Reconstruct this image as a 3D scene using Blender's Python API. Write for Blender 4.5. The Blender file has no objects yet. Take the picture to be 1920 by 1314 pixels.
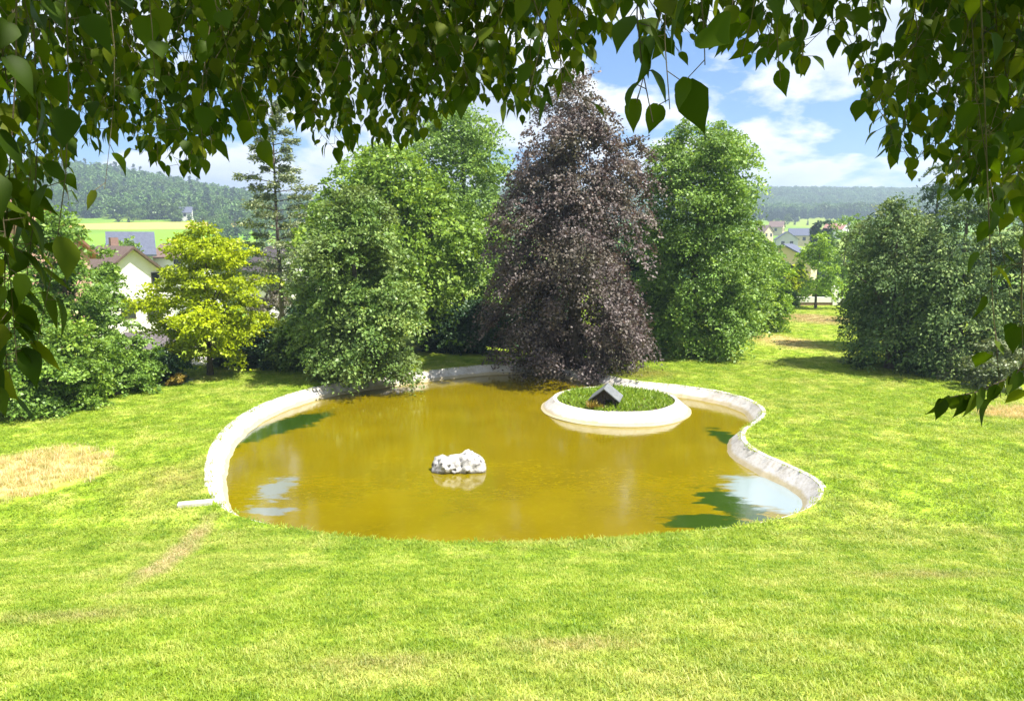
import bpy, math, random
import numpy as np
from mathutils import Vector, Matrix, geometry

rng = np.random.default_rng(7)
random.seed(7)
S = bpy.context.scene
COL = S.collection
R = math.radians

# ------------------------------------------------------------------ camera
F = 1386.7                       # focal length in photo pixels (1920 wide)
PITCH = math.atan(207.0 / F)
CAM = np.array([0.0, 0.0, 6.0])
cd = bpy.data.cameras.new('camera')
cd.sensor_width = 36.0
cd.lens = 26.0
cd.clip_start = 0.05
cd.clip_end = 9000.0
cam = bpy.data.objects.new('camera', cd)
cam.location = CAM
cam.rotation_euler = (math.pi / 2 - PITCH, 0, 0)
COL.objects.link(cam)
S.camera = cam

# ------------------------------------------------------------------ world, sun, exposure
SUN_EL, SUN_AZ = R(61), R(115)   # azimuth clockwise from the view direction (+Y)
SKY_STRENGTH = 0.052
W = bpy.data.worlds.new('World')
S.world = W
W.use_nodes = True
nt = W.node_tree
nt.nodes.clear()


def nd(tree, kind, **kw):
    n = tree.nodes.new(kind)
    for k, v in kw.items():
        if k.startswith('i_'):
            n.inputs[k[2:].replace('_', ' ')].default_value = v
        else:
            setattr(n, k, v)
    return n


def mth(tree, op, a, b=None, clamp=False):
    n = tree.nodes.new('ShaderNodeMath')
    n.operation = op
    n.use_clamp = clamp
    for i, v in enumerate((a, b)):
        if v is None:
            continue
        if isinstance(v, (int, float)):
            n.inputs[i].default_value = v
        else:
            tree.links.new(v, n.inputs[i])
    return n.outputs[0]


def ramp(tree, fac, stops):
    n = tree.nodes.new('ShaderNodeValToRGB')
    el = n.color_ramp.elements
    while len(el) < len(stops):
        el.new(0.5)
    for e, (p, c) in zip(el, stops):
        e.position = p
        e.color = (*c, 1) if len(c) == 3 else c
    tree.links.new(fac, n.inputs[0])
    return n.outputs[0]


def mixc(tree, fac, a, b, mode='MIX'):
    n = tree.nodes.new('ShaderNodeMix')
    n.data_type = 'RGBA'
    n.blend_type = mode
    for sock, v in ((n.inputs[0], fac), (n.inputs[6], a), (n.inputs[7], b)):
        if isinstance(v, (int, float)):
            sock.default_value = v
        elif isinstance(v, tuple):
            sock.default_value = (*v, 1) if len(v) == 3 else v
        else:
            tree.links.new(v, sock)
    return n.outputs[2]


def noise(tree, vec, scale, detail=4, rough=0.55, dist=0.0):
    n = tree.nodes.new('ShaderNodeTexNoise')
    n.inputs['Scale'].default_value = scale
    n.inputs['Detail'].default_value = detail
    n.inputs['Roughness'].default_value = rough
    n.inputs['Distortion'].default_value = dist
    if vec is not None:
        tree.links.new(vec, n.inputs['Vector'])
    return n.outputs['Fac']


sky = nd(nt, 'ShaderNodeTexSky', sky_type='NISHITA', sun_disc=False)
sky.sun_elevation = SUN_EL
sky.sun_rotation = SUN_AZ
sky.altitude = 400
sky.air_density = 1.0
sky.dust_density = 0.25
sky.ozone_density = 1.6
# fair-weather clouds on a flat layer, the same all round the sky
tc = nd(nt, 'ShaderNodeTexCoord')
sep = nd(nt, 'ShaderNodeSeparateXYZ')
nt.links.new(tc.outputs['Generated'], sep.inputs[0])
zz = mth(nt, 'ADD', mth(nt, 'MAXIMUM', sep.outputs[2], 0.0), 0.30)
cmb = nd(nt, 'ShaderNodeCombineXYZ')
nt.links.new(mth(nt, 'DIVIDE', sep.outputs[0], zz), cmb.inputs[0])
nt.links.new(mth(nt, 'DIVIDE', sep.outputs[1], zz), cmb.inputs[1])
cmb.inputs[2].default_value = 3.7
n1 = noise(nt, cmb.outputs[0], 1.7, 11, 0.55, 0.12)
shift = nd(nt, 'ShaderNodeVectorMath', operation='ADD')
nt.links.new(cmb.outputs[0], shift.inputs[0])
shift.inputs[1].default_value = (0.05, -0.09, 0.0)
n2 = noise(nt, shift.outputs[0], 1.7, 9, 0.55, 0.12)
cover = ramp(nt, n1, [(0.455, (0, 0, 0)), (0.505, (1, 1, 1))])
thick = ramp(nt, n2, [(0.47, (1.05, 1.05, 1.05)), (0.62, (0.50, 0.57, 0.70))])
skyc = mixc(nt, 1.0, sky.outputs[0], (0.34, 0.76, 1.20), 'MULTIPLY')
cl = nd(nt, 'ShaderNodeVectorMath', operation='SCALE')
nt.links.new(thick, cl.inputs[0])
cl.inputs['Scale'].default_value = 9.5
mixsky = mixc(nt, cover, skyc, cl.outputs[0])
bg = nd(nt, 'ShaderNodeBackground')
bg.inputs['Strength'].default_value = SKY_STRENGTH
nt.links.new(mixsky, bg.inputs['Color'])
wo = nd(nt, 'ShaderNodeOutputWorld')
nt.links.new(bg.outputs[0], wo.inputs['Surface'])

sd = bpy.data.lights.new('sun', 'SUN')
sd.energy = 5.0
sd.angle = R(0.53)
sd.color = (1.0, 0.95, 0.86)
sun = bpy.data.objects.new('sun', sd)
sv = Vector((math.sin(SUN_AZ) * math.cos(SUN_EL), math.cos(SUN_AZ) * math.cos(SUN_EL), math.sin(SUN_EL)))
sun.rotation_euler = sv.to_track_quat('Z', 'Y').to_euler()
sun.location = (20, -10, 40)
COL.objects.link(sun)

S.view_settings.view_transform = 'Standard'
S.view_settings.look = 'None'
S.view_settings.gamma = 1.0
S.view_settings.use_curve_mapping = False
S.view_settings.exposure = 1.42
S.cycles.use_denoising = True
S.cycles.max_bounces = 7
S.cycles.diffuse_bounces = 3
S.cycles.glossy_bounces = 3
S.cycles.transmission_bounces = 4
S.cycles.transparent_max_bounces = 6
S.cycles.volume_bounces = 0
S.cycles.caustics_reflective = False
S.cycles.caustics_refractive = False
S.cycles.sample_clamp_indirect = 6.0


# ------------------------------------------------------------------ geometry helpers
def ray(px, py):
    dx, dv = (px - 960.0), (657.0 - py)
    c, s = math.cos(PITCH), math.sin(PITCH)
    return np.array([dx, F * c + dv * s, -F * s + dv * c])


def on_z(px, py, z):
    """Point of height z seen at a place of the photograph."""
    d = ray(px, py)
    return CAM + d * ((z - CAM[2]) / d[2])


def at_y(px, py, y):
    d = ray(px, py)
    return CAM + d * (y / d[1])


def prop(o, label=None, cat=None, group=None, kind=None):
    if label: o['label'] = label
    if cat: o['category'] = cat
    if group: o['group'] = group
    if kind: o['kind'] = kind
    return o


def fast_mesh(name, V, Fc, mat=None, smooth=False, tint=None):
    V = np.ascontiguousarray(V, dtype=np.float32)
    Fc = np.ascontiguousarray(Fc, dtype=np.int32)
    k = Fc.shape[1]
    me = bpy.data.meshes.new(name)
    me.vertices.add(len(V)); me.vertices.foreach_set('co', V.ravel())
    me.loops.add(Fc.size); me.loops.foreach_set('vertex_index', Fc.ravel())
    me.polygons.add(len(Fc))
    me.polygons.foreach_set('loop_start', np.arange(0, Fc.size, k, dtype=np.int32))
    if smooth:
        me.polygons.foreach_set('use_smooth', np.ones(len(Fc), dtype=bool))
    if tint is not None:
        a = me.attributes.new('tint', 'FLOAT', 'FACE')
        a.data.foreach_set('value', np.ascontiguousarray(tint, dtype=np.float32))
    me.update(calc_edges=True)
    if mat: me.materials.append(mat)
    return me


def link(name, me, parent=None, loc=None):
    o = bpy.data.objects.new(name, me)
    COL.objects.link(o)
    if parent: o.parent = parent
    if loc is not None: o.location = loc
    return o


def pyobj(name, verts, faces, mat, parent=None, smooth=False):
    me = bpy.data.meshes.new(name)
    me.from_pydata([tuple(map(float, v)) for v in verts], [], faces)
    if smooth:
        for p in me.polygons: p.use_smooth = True
    me.update()
    me.materials.append(mat)
    return link(name, me, parent)


def empty(name, loc, rz=0.0):
    o = bpy.data.objects.new(name, None)
    COL.objects.link(o)
    o.location = tuple(map(float, loc))
    o.rotation_euler = (0, 0, rz)
    o.empty_display_size = 0.3
    return o


class MB:
    """collects simple solids into one mesh"""
    def __init__(s): s.v, s.f = [], []

    def add(s, v, f):
        b = len(s.v)
        s.v += [tuple(map(float, p)) for p in v]
        s.f += [tuple(i + b for i in q) for q in f]
        return s

    def box(s, x0, x1, y0, y1, z0, z1):
        return s.add([(x0, y0, z0), (x1, y0, z0), (x1, y1, z0), (x0, y1, z0), (x0, y0, z1), (x1, y0, z1), (x1, y1, z1), (x0, y1, z1)],
                     [(0, 3, 2, 1), (4, 5, 6, 7), (0, 1, 5, 4), (1, 2, 6, 5), (2, 3, 7, 6), (3, 0, 4, 7)])

    def tube(s, pts, rads, n=7):
        pts = [np.array(p, float) for p in pts]
        v, f = [], []
        for i, p in enumerate(pts):
            d = pts[min(i + 1, len(pts) - 1)] - pts[max(i - 1, 0)]
            d = d / (np.linalg.norm(d) + 1e-9)
            a = np.cross(d, (0.3, 0.9, 0.31)); a /= np.linalg.norm(a) + 1e-9
            b = np.cross(d, a)
            for k in range(n):
                t = 2 * math.pi * k / n
                v.append(p + rads[i] * (math.cos(t) * a + math.sin(t) * b))
        for i in range(len(pts) - 1):
            for k in range(n):
                f.append((i * n + k, i * n + (k + 1) % n, (i + 1) * n + (k + 1) % n, (i + 1) * n + k))
        f.append(tuple(range(n))[::-1])
        f.append(tuple((len(pts) - 1) * n + k for k in range(n)))
        return s.add(v, f)

    def build(s, name, mat, parent=None, smooth=False):
        return pyobj(name, s.v, s.f, mat, parent, smooth)


# ------------------------------------------------------------------ materials
def newmat(name):
    m = bpy.data.materials.new(name)
    m.use_nodes = True
    t = m.node_tree
    t.nodes.clear()
    out = t.nodes.new('ShaderNodeOutputMaterial')
    return m, t, out


def pos(t):
    return t.nodes.new('ShaderNodeNewGeometry').outputs['Position']


def plain(name, c0, c1, scale=6.0, rough=0.8, bump=0.2, detail=6, spec=0.3, bscale=None, obj=True):
    """two-tone noise surface with fine relief"""
    m, t, out = newmat(name)
    p = t.nodes.new('ShaderNodeBsdfPrincipled')
    vec = t.nodes.new('ShaderNodeTexCoord').outputs['Object'] if obj else pos(t)
    f = noise(t, vec, scale, detail, 0.6)
    t.links.new(ramp(t, f, [(0.3, c0), (0.7, c1)]), p.inputs['Base Color'])
    p.inputs['Roughness'].default_value = rough
    p.inputs['Specular IOR Level'].default_value = spec
    if bump:
        b = t.nodes.new('ShaderNodeBump')
        b.inputs['Strength'].default_value = bump
        b.inputs['Distance'].default_value = 0.03
        t.links.new(noise(t, vec, bscale or scale * 6, 5, 0.6), b.inputs['Height'])
        t.links.new(b.outputs[0], p.inputs['Normal'])
    t.links.new(p.outputs[0], out.inputs[0])
    return m


def leafmat(name, dark, mid, light, trans=0.30, rough=0.45, spec=0.35, patch=0.0, patchc=None, tmul=(1.25, 1.15, 0.55)):
    """leaf: colour varies leaf by leaf (tint attribute), thin enough to let light through"""
    m, t, out = newmat(name)
    a = t.nodes.new('ShaderNodeAttribute')
    a.attribute_name = 'tint'
    c = ramp(t, a.outputs['Fac'], [(0.0, dark), (0.5, mid), (1.0, light)])
    if patchc:
        f = noise(t, pos(t), patch, 3, 0.5)
        c = mixc(t, ramp(t, f, [(0.48, (0, 0, 0)), (0.68, (1, 1, 1))]), c, patchc)
    p = t.nodes.new('ShaderNodeBsdfPrincipled')
    p.inputs['Roughness'].default_value = rough
    p.inputs['Specular IOR Level'].default_value = spec
    t.links.new(c, p.inputs['Base Color'])
    tr = t.nodes.new('ShaderNodeBsdfTranslucent')
    t.links.new(mixc(t, 1.0, c, tmul, 'MULTIPLY'), tr.inputs['Color'])
    mx = t.nodes.new('ShaderNodeMixShader')
    mx.inputs[0].default_value = trans
    t.links.new(p.outputs[0], mx.inputs[1])
    t.links.new(tr.outputs[0], mx.inputs[2])
    t.links.new(mx.outputs[0], out.inputs[0])
    return m


def blob(t, P, cx, cy, rx, ry, rot, soft=0.35, wob=0.25, wscale=0.8, stretch=None):
    """soft-edged patch on the ground, its outline broken up by noise"""
    mp = t.nodes.new('ShaderNodeMapping')
    mp.vector_type = 'TEXTURE'
    mp.inputs['Location'].default_value = (cx, cy, 0)
    mp.inputs['Rotation'].default_value = (0, 0, rot)
    mp.inputs['Scale'].default_value = (rx, ry, 1000.0)
    t.links.new(P, mp.inputs['Vector'])
    ln = t.nodes.new('ShaderNodeVectorMath'); ln.operation = 'LENGTH'
    t.links.new(mp.outputs[0], ln.inputs[0])
    NP_ = P
    if stretch:
        m2 = t.nodes.new('ShaderNodeMapping')
        m2.inputs['Scale'].default_value = stretch
        t.links.new(P, m2.inputs['Vector'])
        NP_ = m2.outputs[0]
    w = mth(t, 'MULTIPLY', mth(t, 'SUBTRACT', noise(t, NP_, wscale, 6, 0.7), 0.5), wob * 4)
    d = mth(t, 'ADD', ln.outputs['Value'], w)
    return mth(t, 'DIVIDE', mth(t, 'SUBTRACT', 1.0, d), soft, clamp=True)


# places on the lawn, in metres
P_STRAW_L = on_z(45, 886, 0.5)
P_STRAW_R = on_z(1915, 775, 0.5)
P_STRAW_F = on_z(1465, 640, 0.5)
P_PATH0 = on_z(395, 960, 0.6)
P_PATH1 = on_z(215, 1090, 1.6)


def lawn_colour(t, P):
    big = noise(t, P, 0.22, 3, 0.5)
    midn = noise(t, P, 1.3, 4, 0.6)
    fine = noise(t, P, 9.0, 3, 0.6)
    c = ramp(t, mth(t, 'ADD', mth(t, 'MULTIPLY', midn, 0.6), mth(t, 'MULTIPLY', fine, 0.4)),
             [(0.33, (0.155, 0.255, 0.014)), (0.50, (0.265, 0.365, 0.028)), (0.68, (0.410, 0.470, 0.085))])
    dry = ramp(t, mth(t, 'ADD', mth(t, 'MULTIPLY', big, 0.6), mth(t, 'MULTIPLY', midn, 0.4)), [(0.50, (0, 0, 0)), (0.72, (0.75, 0.75, 0.75))])
    c = mixc(t, dry, c, (0.41, 0.42, 0.11))
    straw = (0.48, 0.40, 0.16)
    for (p, rx, ry, rot, s) in ((P_STRAW_L, 2.1, 2.2, 0.12, 0.5), (P_STRAW_R, 1.6, 1.0, 0.1, 0.5), (P_STRAW_F, 2.4, 4.0, 0.0, 0.7)):
        c = mixc(t, blob(t, P, p[0], p[1], rx, ry, rot, s, 0.3), c, straw)
    far = on_z(1525, 598, 0.5)
    c = mixc(t, blob(t, P, far[0], far[1], 3.2, 4.5, 0, 0.5, 0.2), c, (0.36, 0.30, 0.12))
    bs = on_z(1205, 702, 0.5)
    c = mixc(t, mth(t, 'MULTIPLY', blob(t, P, bs[0], bs[1], 2.2, 1.6, 0.2, 0.8, 0.3), 0.7), c, (0.26, 0.23, 0.05))
    # worn track from the basin down the bank and scuffed turf round the drain slab
    m = 0.5 * (P_PATH0 + P_PATH1)
    d = P_PATH1 - P_PATH0
    ln = float(np.hypot(d[0], d[1]))
    tr = blob(t, P, m[0], m[1], ln * 0.58, 0.30, math.atan2(d[1], d[0]), 0.6, 0.35, 1.6)
    c = mixc(t, mth(t, 'MULTIPLY', tr, 0.62), c, (0.44, 0.35, 0.18))
    q = on_z(330, 900, 0.5)
    c = mixc(t, mth(t, 'MULTIPLY', blob(t, P, q[0], q[1], 1.6, 2.2, 0.0, 0.9, 0.4), 0.55), c, (0.29, 0.26, 0.07))
    for (x, y, z, rx, ry) in ((1080, 1205, 2.2, 0.9, 0.3), (1740, 1060, 1.3, 1.5, 0.5), (700, 1240, 2.3, 0.8, 0.3), (130, 1130, 1.9, 1.3, 0.5)):
        q = on_z(x, y, z)
        c = mixc(t, mth(t, 'MULTIPLY', blob(t, P, q[0], q[1], rx, ry, 0.1, 0.9, 0.5), 0.6), c, (0.33, 0.29, 0.10))
    return c


def make_ground_mat():
    m, t, out = newmat('lawn_and_fields')
    P = pos(t)
    sp = t.nodes.new('ShaderNodeSeparateXYZ')
    t.links.new(P, sp.inputs[0])
    c = lawn_colour(t, P)
    # meadows and fields farther off
    fn = noise(t, P, 0.012, 2, 0.5)
    fields = ramp(t, fn, [(0.36, (0.10, 0.20, 0.015)), (0.50, (0.14, 0.25, 0.02)), (0.60, (0.20, 0.26, 0.04))])
    fm = mth(t, 'DIVIDE', mth(t, 'SUBTRACT', sp.outputs[1], 75.0), 25.0, clamp=True)
    c = mixc(t, fm, c, fields)
    c = mixc(t, blob(t, P, -178, 388, 75, 26, 0.05, 0.15, 0.05, 0.02), c, (0.46, 0.33, 0.09))
    c = mixc(t, blob(t, P, -152, 325, 48, 36, 0.0, 0.15, 0.05, 0.02), c, (0.16, 0.34, 0.02))
    p = t.nodes.new('ShaderNodeBsdfPrincipled')
    p.inputs['Roughness'].default_value = 0.9
    p.inputs['Specular IOR Level'].default_value = 0.1
    t.links.new(c, p.inputs['Base Color'])
    b = t.nodes.new('ShaderNodeBump')
    b.inputs['Strength'].default_value = 0.7
    b.inputs['Distance'].default_value = 0.06
    t.links.new(noise(t, P, 14.0, 4, 0.7), b.inputs['Height'])
    t.links.new(b.outputs[0], p.inputs['Normal'])
    t.links.new(p.outputs[0], out.inputs[0])
    return m


def make_grass_mat(name, straw=False):
    m, t, out = newmat(name)
    P = pos(t)
    if straw:
        c = ramp(t, noise(t, P, 6.0, 3, 0.6), [(0.3, (0.46, 0.38, 0.14)), (0.7, (0.64, 0.55, 0.26))])
    else:
        c = lawn_colour(t, P)
    oi = t.nodes.new('ShaderNodeObjectInfo')
    v = ramp(t, oi.outputs['Random'], [(0.0, (0.58, 0.74, 0.6)), (0.40, (0.97, 1.0, 1.0)), (1.0, (1.45, 1.28, 2.0))])
    c = mixc(t, 1.0, c, v, 'MULTIPLY')
    p = t.nodes.new('ShaderNodeBsdfPrincipled')
    p.inputs['Roughness'].default_value = 0.5
    p.inputs['Specular IOR Level'].default_value = 0.3
    t.links.new(c, p.inputs['Base Color'])
    tr = t.nodes.new('ShaderNodeBsdfTranslucent')
    t.links.new(mixc(t, 1.0, c, (1.25, 1.15, 0.6), 'MULTIPLY'), tr.inputs['Color'])
    mx = t.nodes.new('ShaderNodeMixShader')
    mx.inputs[0].default_value = 0.42
    t.links.new(p.outputs[0], mx.inputs[1])
    t.links.new(tr.outputs[0], mx.inputs[2])
    t.links.new(mx.outputs[0], out.inputs[0])
    return m


def make_water_mat():
    m, t, out = newmat('murky_ochre_water')
    P = pos(t)
    n = noise(t, P, 0.5, 4, 0.55)
    c = ramp(t, n, [(0.3, (0.132, 0.101, 0.0004)), (0.7, (0.176, 0.134, 0.0006))])
    fl = ramp(t, noise(t, P, 5.0, 6, 0.75), [(0.53, (0, 0, 0)), (0.68, (0.38, 0.38, 0.38))])
    c = mixc(t, fl, c, (0.21, 0.18, 0.010))
    # clearer edge water: weeds and tree reflections painted dark green, sky reflections pale grey-blue
    weed_refl = (0.020, 0.045, 0.004)
    for (x, y, rx, ry, rot) in ((500, 815, 0.75, 3.0, -0.50), (1378, 835, 0.45, 1.7, 0.25), (1320, 990, 1.0, 0.45, 0.10), (1372, 952, 0.65, 1.1, 0.3)):
        q = on_z(x, y, 0.0)
        c = mixc(t, blob(t, P, q[0], q[1], rx, ry, rot, 0.12, 0.55, 1.5, (0.7, 2.6, 1)), c, weed_refl)
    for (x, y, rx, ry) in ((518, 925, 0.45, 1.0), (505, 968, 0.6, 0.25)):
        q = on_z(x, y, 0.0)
        c = mixc(t, mth(t, 'MULTIPLY', blob(t, P, q[0], q[1], rx, ry, 0.0, 0.3, 0.8, 1.8, (0.8, 2.0, 1)), 0.8), c, (0.15, 0.18, 0.19))  # left-hand glints of sky put into the water colour
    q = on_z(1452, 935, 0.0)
    c = mixc(t, blob(t, P, q[0], q[1], 1.15, 1.55, 0.3, 0.25, 0.35, 1.5, (0.7, 2.6, 1)), c, (0.20, 0.25, 0.26))  # sky reflected in the right-hand bay, painted as a paler base
    p = t.nodes.new('ShaderNodeBsdfPrincipled')
    t.links.new(c, p.inputs['Base Color'])
    p.inputs['Roughness'].default_value = 0.015
    p.inputs['IOR'].default_value = 1.68
    b = t.nodes.new('ShaderNodeBump')
    b.inputs['Strength'].default_value = 0.14
    b.inputs['Distance'].default_value = 0.02
    mp = t.nodes.new('ShaderNodeMapping')
    mp.inputs['Scale'].default_value = (1.0, 2.0, 1.0)
    t.links.new(P, mp.inputs['Vector'])
    t.links.new(noise(t, mp.outputs[0], 3.4, 5, 0.6, 0.3), b.inputs['Height'])
    t.links.new(b.outputs[0], p.inputs['Normal'])
    t.links.new(p.outputs[0], out.inputs[0])
    return m


def make_concrete(name, water_z=0.0):
    """white-painted concrete with rain streaks, dirt and a tide mark above the water"""
    m, t, out = newmat(name)
    P = pos(t)
    sp = t.nodes.new('ShaderNodeSeparateXYZ')
    t.links.new(P, sp.inputs[0])
    c = ramp(t, noise(t, P, 1.7, 6, 0.65), [(0.28, (0.34, 0.31, 0.28)), (0.46, (0.50, 0.475, 0.445)), (0.7, (0.60, 0.58, 0.555))])
    d = ramp(t, noise(t, P, 9.0, 5, 0.7), [(0.50, (0, 0, 0)), (0.72, (0.75, 0.75, 0.75))])
    c = mixc(t, d, c, (0.33, 0.28, 0.20))
    st = t.nodes.new('ShaderNodeMapping'); st.inputs['Scale'].default_value = (5.0, 5.0, 0.5)
    t.links.new(P, st.inputs['Vector'])
    c = mixc(t, ramp(t, noise(t, st.outputs[0], 1.0, 4, 0.7), [(0.57, (0, 0, 0)), (0.74, (0.42, 0.42, 0.42))]), c, (0.22, 0.20, 0.15))
    h = mth(t, 'ADD', sp.outputs[2], mth(t, 'MULTIPLY', mth(t, 'SUBTRACT', noise(t, P, 2.2, 3, 0.6), 0.5), 0.12))
    tide = mth(t, 'SUBTRACT', 1.0, mth(t, 'DIVIDE', mth(t, 'SUBTRACT', h, water_z + 0.10), 0.06, clamp=True), clamp=True)
    c = mixc(t, mth(t, 'MULTIPLY', tide, 0.75), c, (0.36, 0.29, 0.14))
    p = t.nodes.new('ShaderNodeBsdfPrincipled')
    p.inputs['Roughness'].default_value = 0.85
    p.inputs['Specular IOR Level'].default_value = 0.2
    t.links.new(c, p.inputs['Base Color'])
    b = t.nodes.new('ShaderNodeBump')
    b.inputs['Strength'].default_value = 0.4
    b.inputs['Distance'].default_value = 0.02
    t.links.new(noise(t, P, 16.0, 5, 0.65), b.inputs['Height'])
    t.links.new(b.outputs[0], p.inputs['Normal'])
    t.links.new(p.outputs[0], out.inputs[0])
    return m


def make_tiles(name, c0, c1, rows=5.0):
    """roof tiles too far off to pick apart: rows as relief"""
    m, t, out = newmat(name)
    tcx = t.nodes.new('ShaderNodeTexCoord').outputs['Object']
    wv = t.nodes.new('ShaderNodeTexWave')
    wv.bands_direction = 'Z'
    wv.wave_profile = 'SAW'
    wv.inputs['Scale'].default_value = rows
    wv.inputs['Distortion'].default_value = 0.4
    t.links.new(tcx, wv.inputs['Vector'])
    c = ramp(t, noise(t, tcx, 3.0, 6, 0.7), [(0.3, c0), (0.7, c1)])
    p = t.nodes.new('ShaderNodeBsdfPrincipled')
    p.inputs['Roughness'].default_value = 0.9
    p.inputs['Specular IOR Level'].default_value = 0.15
    t.links.new(c, p.inputs['Base Color'])
    b = t.nodes.new('ShaderNodeBump')
    b.inputs['Strength'].default_value = 0.6
    b.inputs['Distance'].default_value = 0.04
    t.links.new(wv.outputs['Fac'], b.inputs['Height'])
    t.links.new(b.outputs[0], p.inputs['Normal'])
    t.links.new(p.outputs[0], out.inputs[0])
    return m


def make_glass(name):
    m, t, out = newmat(name)
    p = t.nodes.new('ShaderNodeBsdfPrincipled')
    p.inputs['Base Color'].default_value = (0.02, 0.025, 0.03, 1)
    p.inputs['Roughness'].default_value = 0.06
    t.links.new(p.outputs[0], out.inputs[0])
    return m


M = {}
M['ground'] = make_ground_mat()
M['grass'] = make_grass_mat('lawn_grass')
M['straw'] = make_grass_mat('dry_straw_grass', True)
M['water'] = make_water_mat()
M['concrete'] = make_concrete('whitewashed_concrete', 0.11)
M['glass'] = make_glass('window_glass')
M['render'] = plain('white_render', (0.72, 0.70, 0.67), (0.80, 0.79, 0.77), 1.5, 0.9, 0.1)
M['cream'] = plain('cream_render', (0.55, 0.44, 0.28), (0.64, 0.53, 0.36), 1.2, 0.9, 0.1)
M['pinkwall'] = plain('reddish_render', (0.44, 0.25, 0.20), (0.55, 0.33, 0.27), 1.2, 0.9, 0.1)
M['greywall'] = plain('grey_render', (0.45, 0.45, 0.46), (0.55, 0.55, 0.55), 1.2, 0.9, 0.1)
M['brownroof'] = make_tiles('brown_roof_tiles', (0.14, 0.095, 0.085), (0.22, 0.16, 0.145))
M['redroof'] = make_tiles('red_roof_tiles', (0.28, 0.13, 0.10), (0.38, 0.20, 0.16))
M['slate'] = make_tiles('slate_roof', (0.085, 0.095, 0.14), (0.13, 0.145, 0.20))
M['mauveroof'] = make_tiles('weathered_shed_roof', (0.085, 0.072, 0.080), (0.14, 0.12, 0.13))
M['darkwood'] = plain('dark_wood', (0.030, 0.024, 0.020), (0.06, 0.047, 0.04), 9.0, 0.85, 0.3)
M['silverwood'] = plain('weathered_grey_board', (0.10, 0.11, 0.12), (0.19, 0.20, 0.205), 7.0, 0.7, 0.2)
M['brick'] = plain('dull_brick', (0.20, 0.12, 0.095), (0.29, 0.19, 0.15), 5.0, 0.9, 0.3)
M['bark'] = plain('grey_bark', (0.055, 0.045, 0.035), (0.13, 0.11, 0.09), 8.0, 0.95, 0.7)
M['twig'] = plain('twig_bark', (0.05, 0.04, 0.025), (0.11, 0.09, 0.05), 20.0, 0.8, 0.2)
M['birch'] = plain('birch_bark', (0.20, 0.18, 0.16), (0.58, 0.56, 0.52), 5.0, 0.8, 0.4)
M['soil'] = plain('dark_soil', (0.05, 0.038, 0.022), (0.10, 0.075, 0.045), 6.0, 1.0, 0.6)
M['gravel'] = plain('pale_gravel', (0.42, 0.39, 0.36), (0.58, 0.55, 0.51), 9.0, 0.95, 0.5)
M['metal'] = plain('dark_painted_metal', (0.03, 0.03, 0.032), (0.05, 0.05, 0.052), 5.0, 0.5, 0.0)
M['whitepaint'] = plain('white_car_paint', (0.74, 0.75, 0.76), (0.79, 0.79, 0.80), 2.0, 0.25, 0.0, spec=0.5)
M['rubber'] = plain('black_rubber', (0.02, 0.02, 0.02), (0.03, 0.03, 0.03), 5.0, 0.8, 0.0)


# ------------------------------------------------------------------ terrain
def sst(a, b, x):
    t = np.clip((x - a) / (b - a), 0, 1)
    return t * t * (3 - 2 * t)


def ground_z(x, y):
    x = np.asarray(x, float); y = np.asarray(y, float)
    # bank in front of the camera, rolling over into the level lawn by the pond
    u = (12.6 - y)
    bank = 0.27 * (np.logaddexp(0, u * 1.6) / 1.6)
    bank = np.minimum(bank, 3.55)
    z = 0.5 + bank
    z = z + 0.05 * np.sin(x * 0.31 + 1.0) * np.sin(y * 0.27) * sst(0, 3, np.hypot(x, y - 21) - 10)
    # the garden falls away behind the trees on the left, later on the right as well
    z = z - 2.6 * sst(36, 52, y) * sst(-4, -13, x)
    z = z - 3.5 * sst(66, 110, y)
    z = z + (10.0 + 10.0 * sst(60, -60, x)) * sst(180, 430, y)
    # wooded hill on the left
    az = x / np.maximum(y, 1.0)
    dxl = np.where(az > -0.60, (az + 0.60) / 0.165, (az + 0.60) / 1.5)
    z = z + 50 * np.exp(-0.5 * dxl ** 2) * sst(390, 720, y)
    # long wooded ridge across the valley
    z = z + (22 * sst(330, 800, y) + 50 * sst(780, 1300, y)) * sst(-500, 0, x) * (1 + 0.05 * np.sin(x * 0.004))
    z = z + 20 * sst(900, 1500, y) * sst(-0.45, -0.7, az)
    return z


# outline of the basin's outer edge (lawn level), clockwise from the left
PX = [(388, 900), (391, 862), (404, 828), (430, 797), (470, 769), (520, 747), (580, 729), (640, 717), (705, 708),
      (775, 699), (850, 690), (920, 684), (990, 684), (1060, 690), (1120, 700), (1180, 713), (1250, 720), (1310, 727), (1365, 737), (1408, 750),
      (1430, 765), (1432, 778), (1418, 791), (1399, 803), (1392, 816), (1400, 832), (1430, 851), (1480, 873), (1522, 893), (1545, 911),
      (1541, 934), (1508, 957), (1440, 979), (1350, 994), (1250, 1006), (1100, 1021), (950, 1029), (800, 1027), (680, 1017),
      (580, 1002), (500, 984), (440, 966), (407, 946), (392, 924)]
LAWN = 0.5
ctrl = [on_z(a, b, LAWN)[:2] for a, b in PX]


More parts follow.
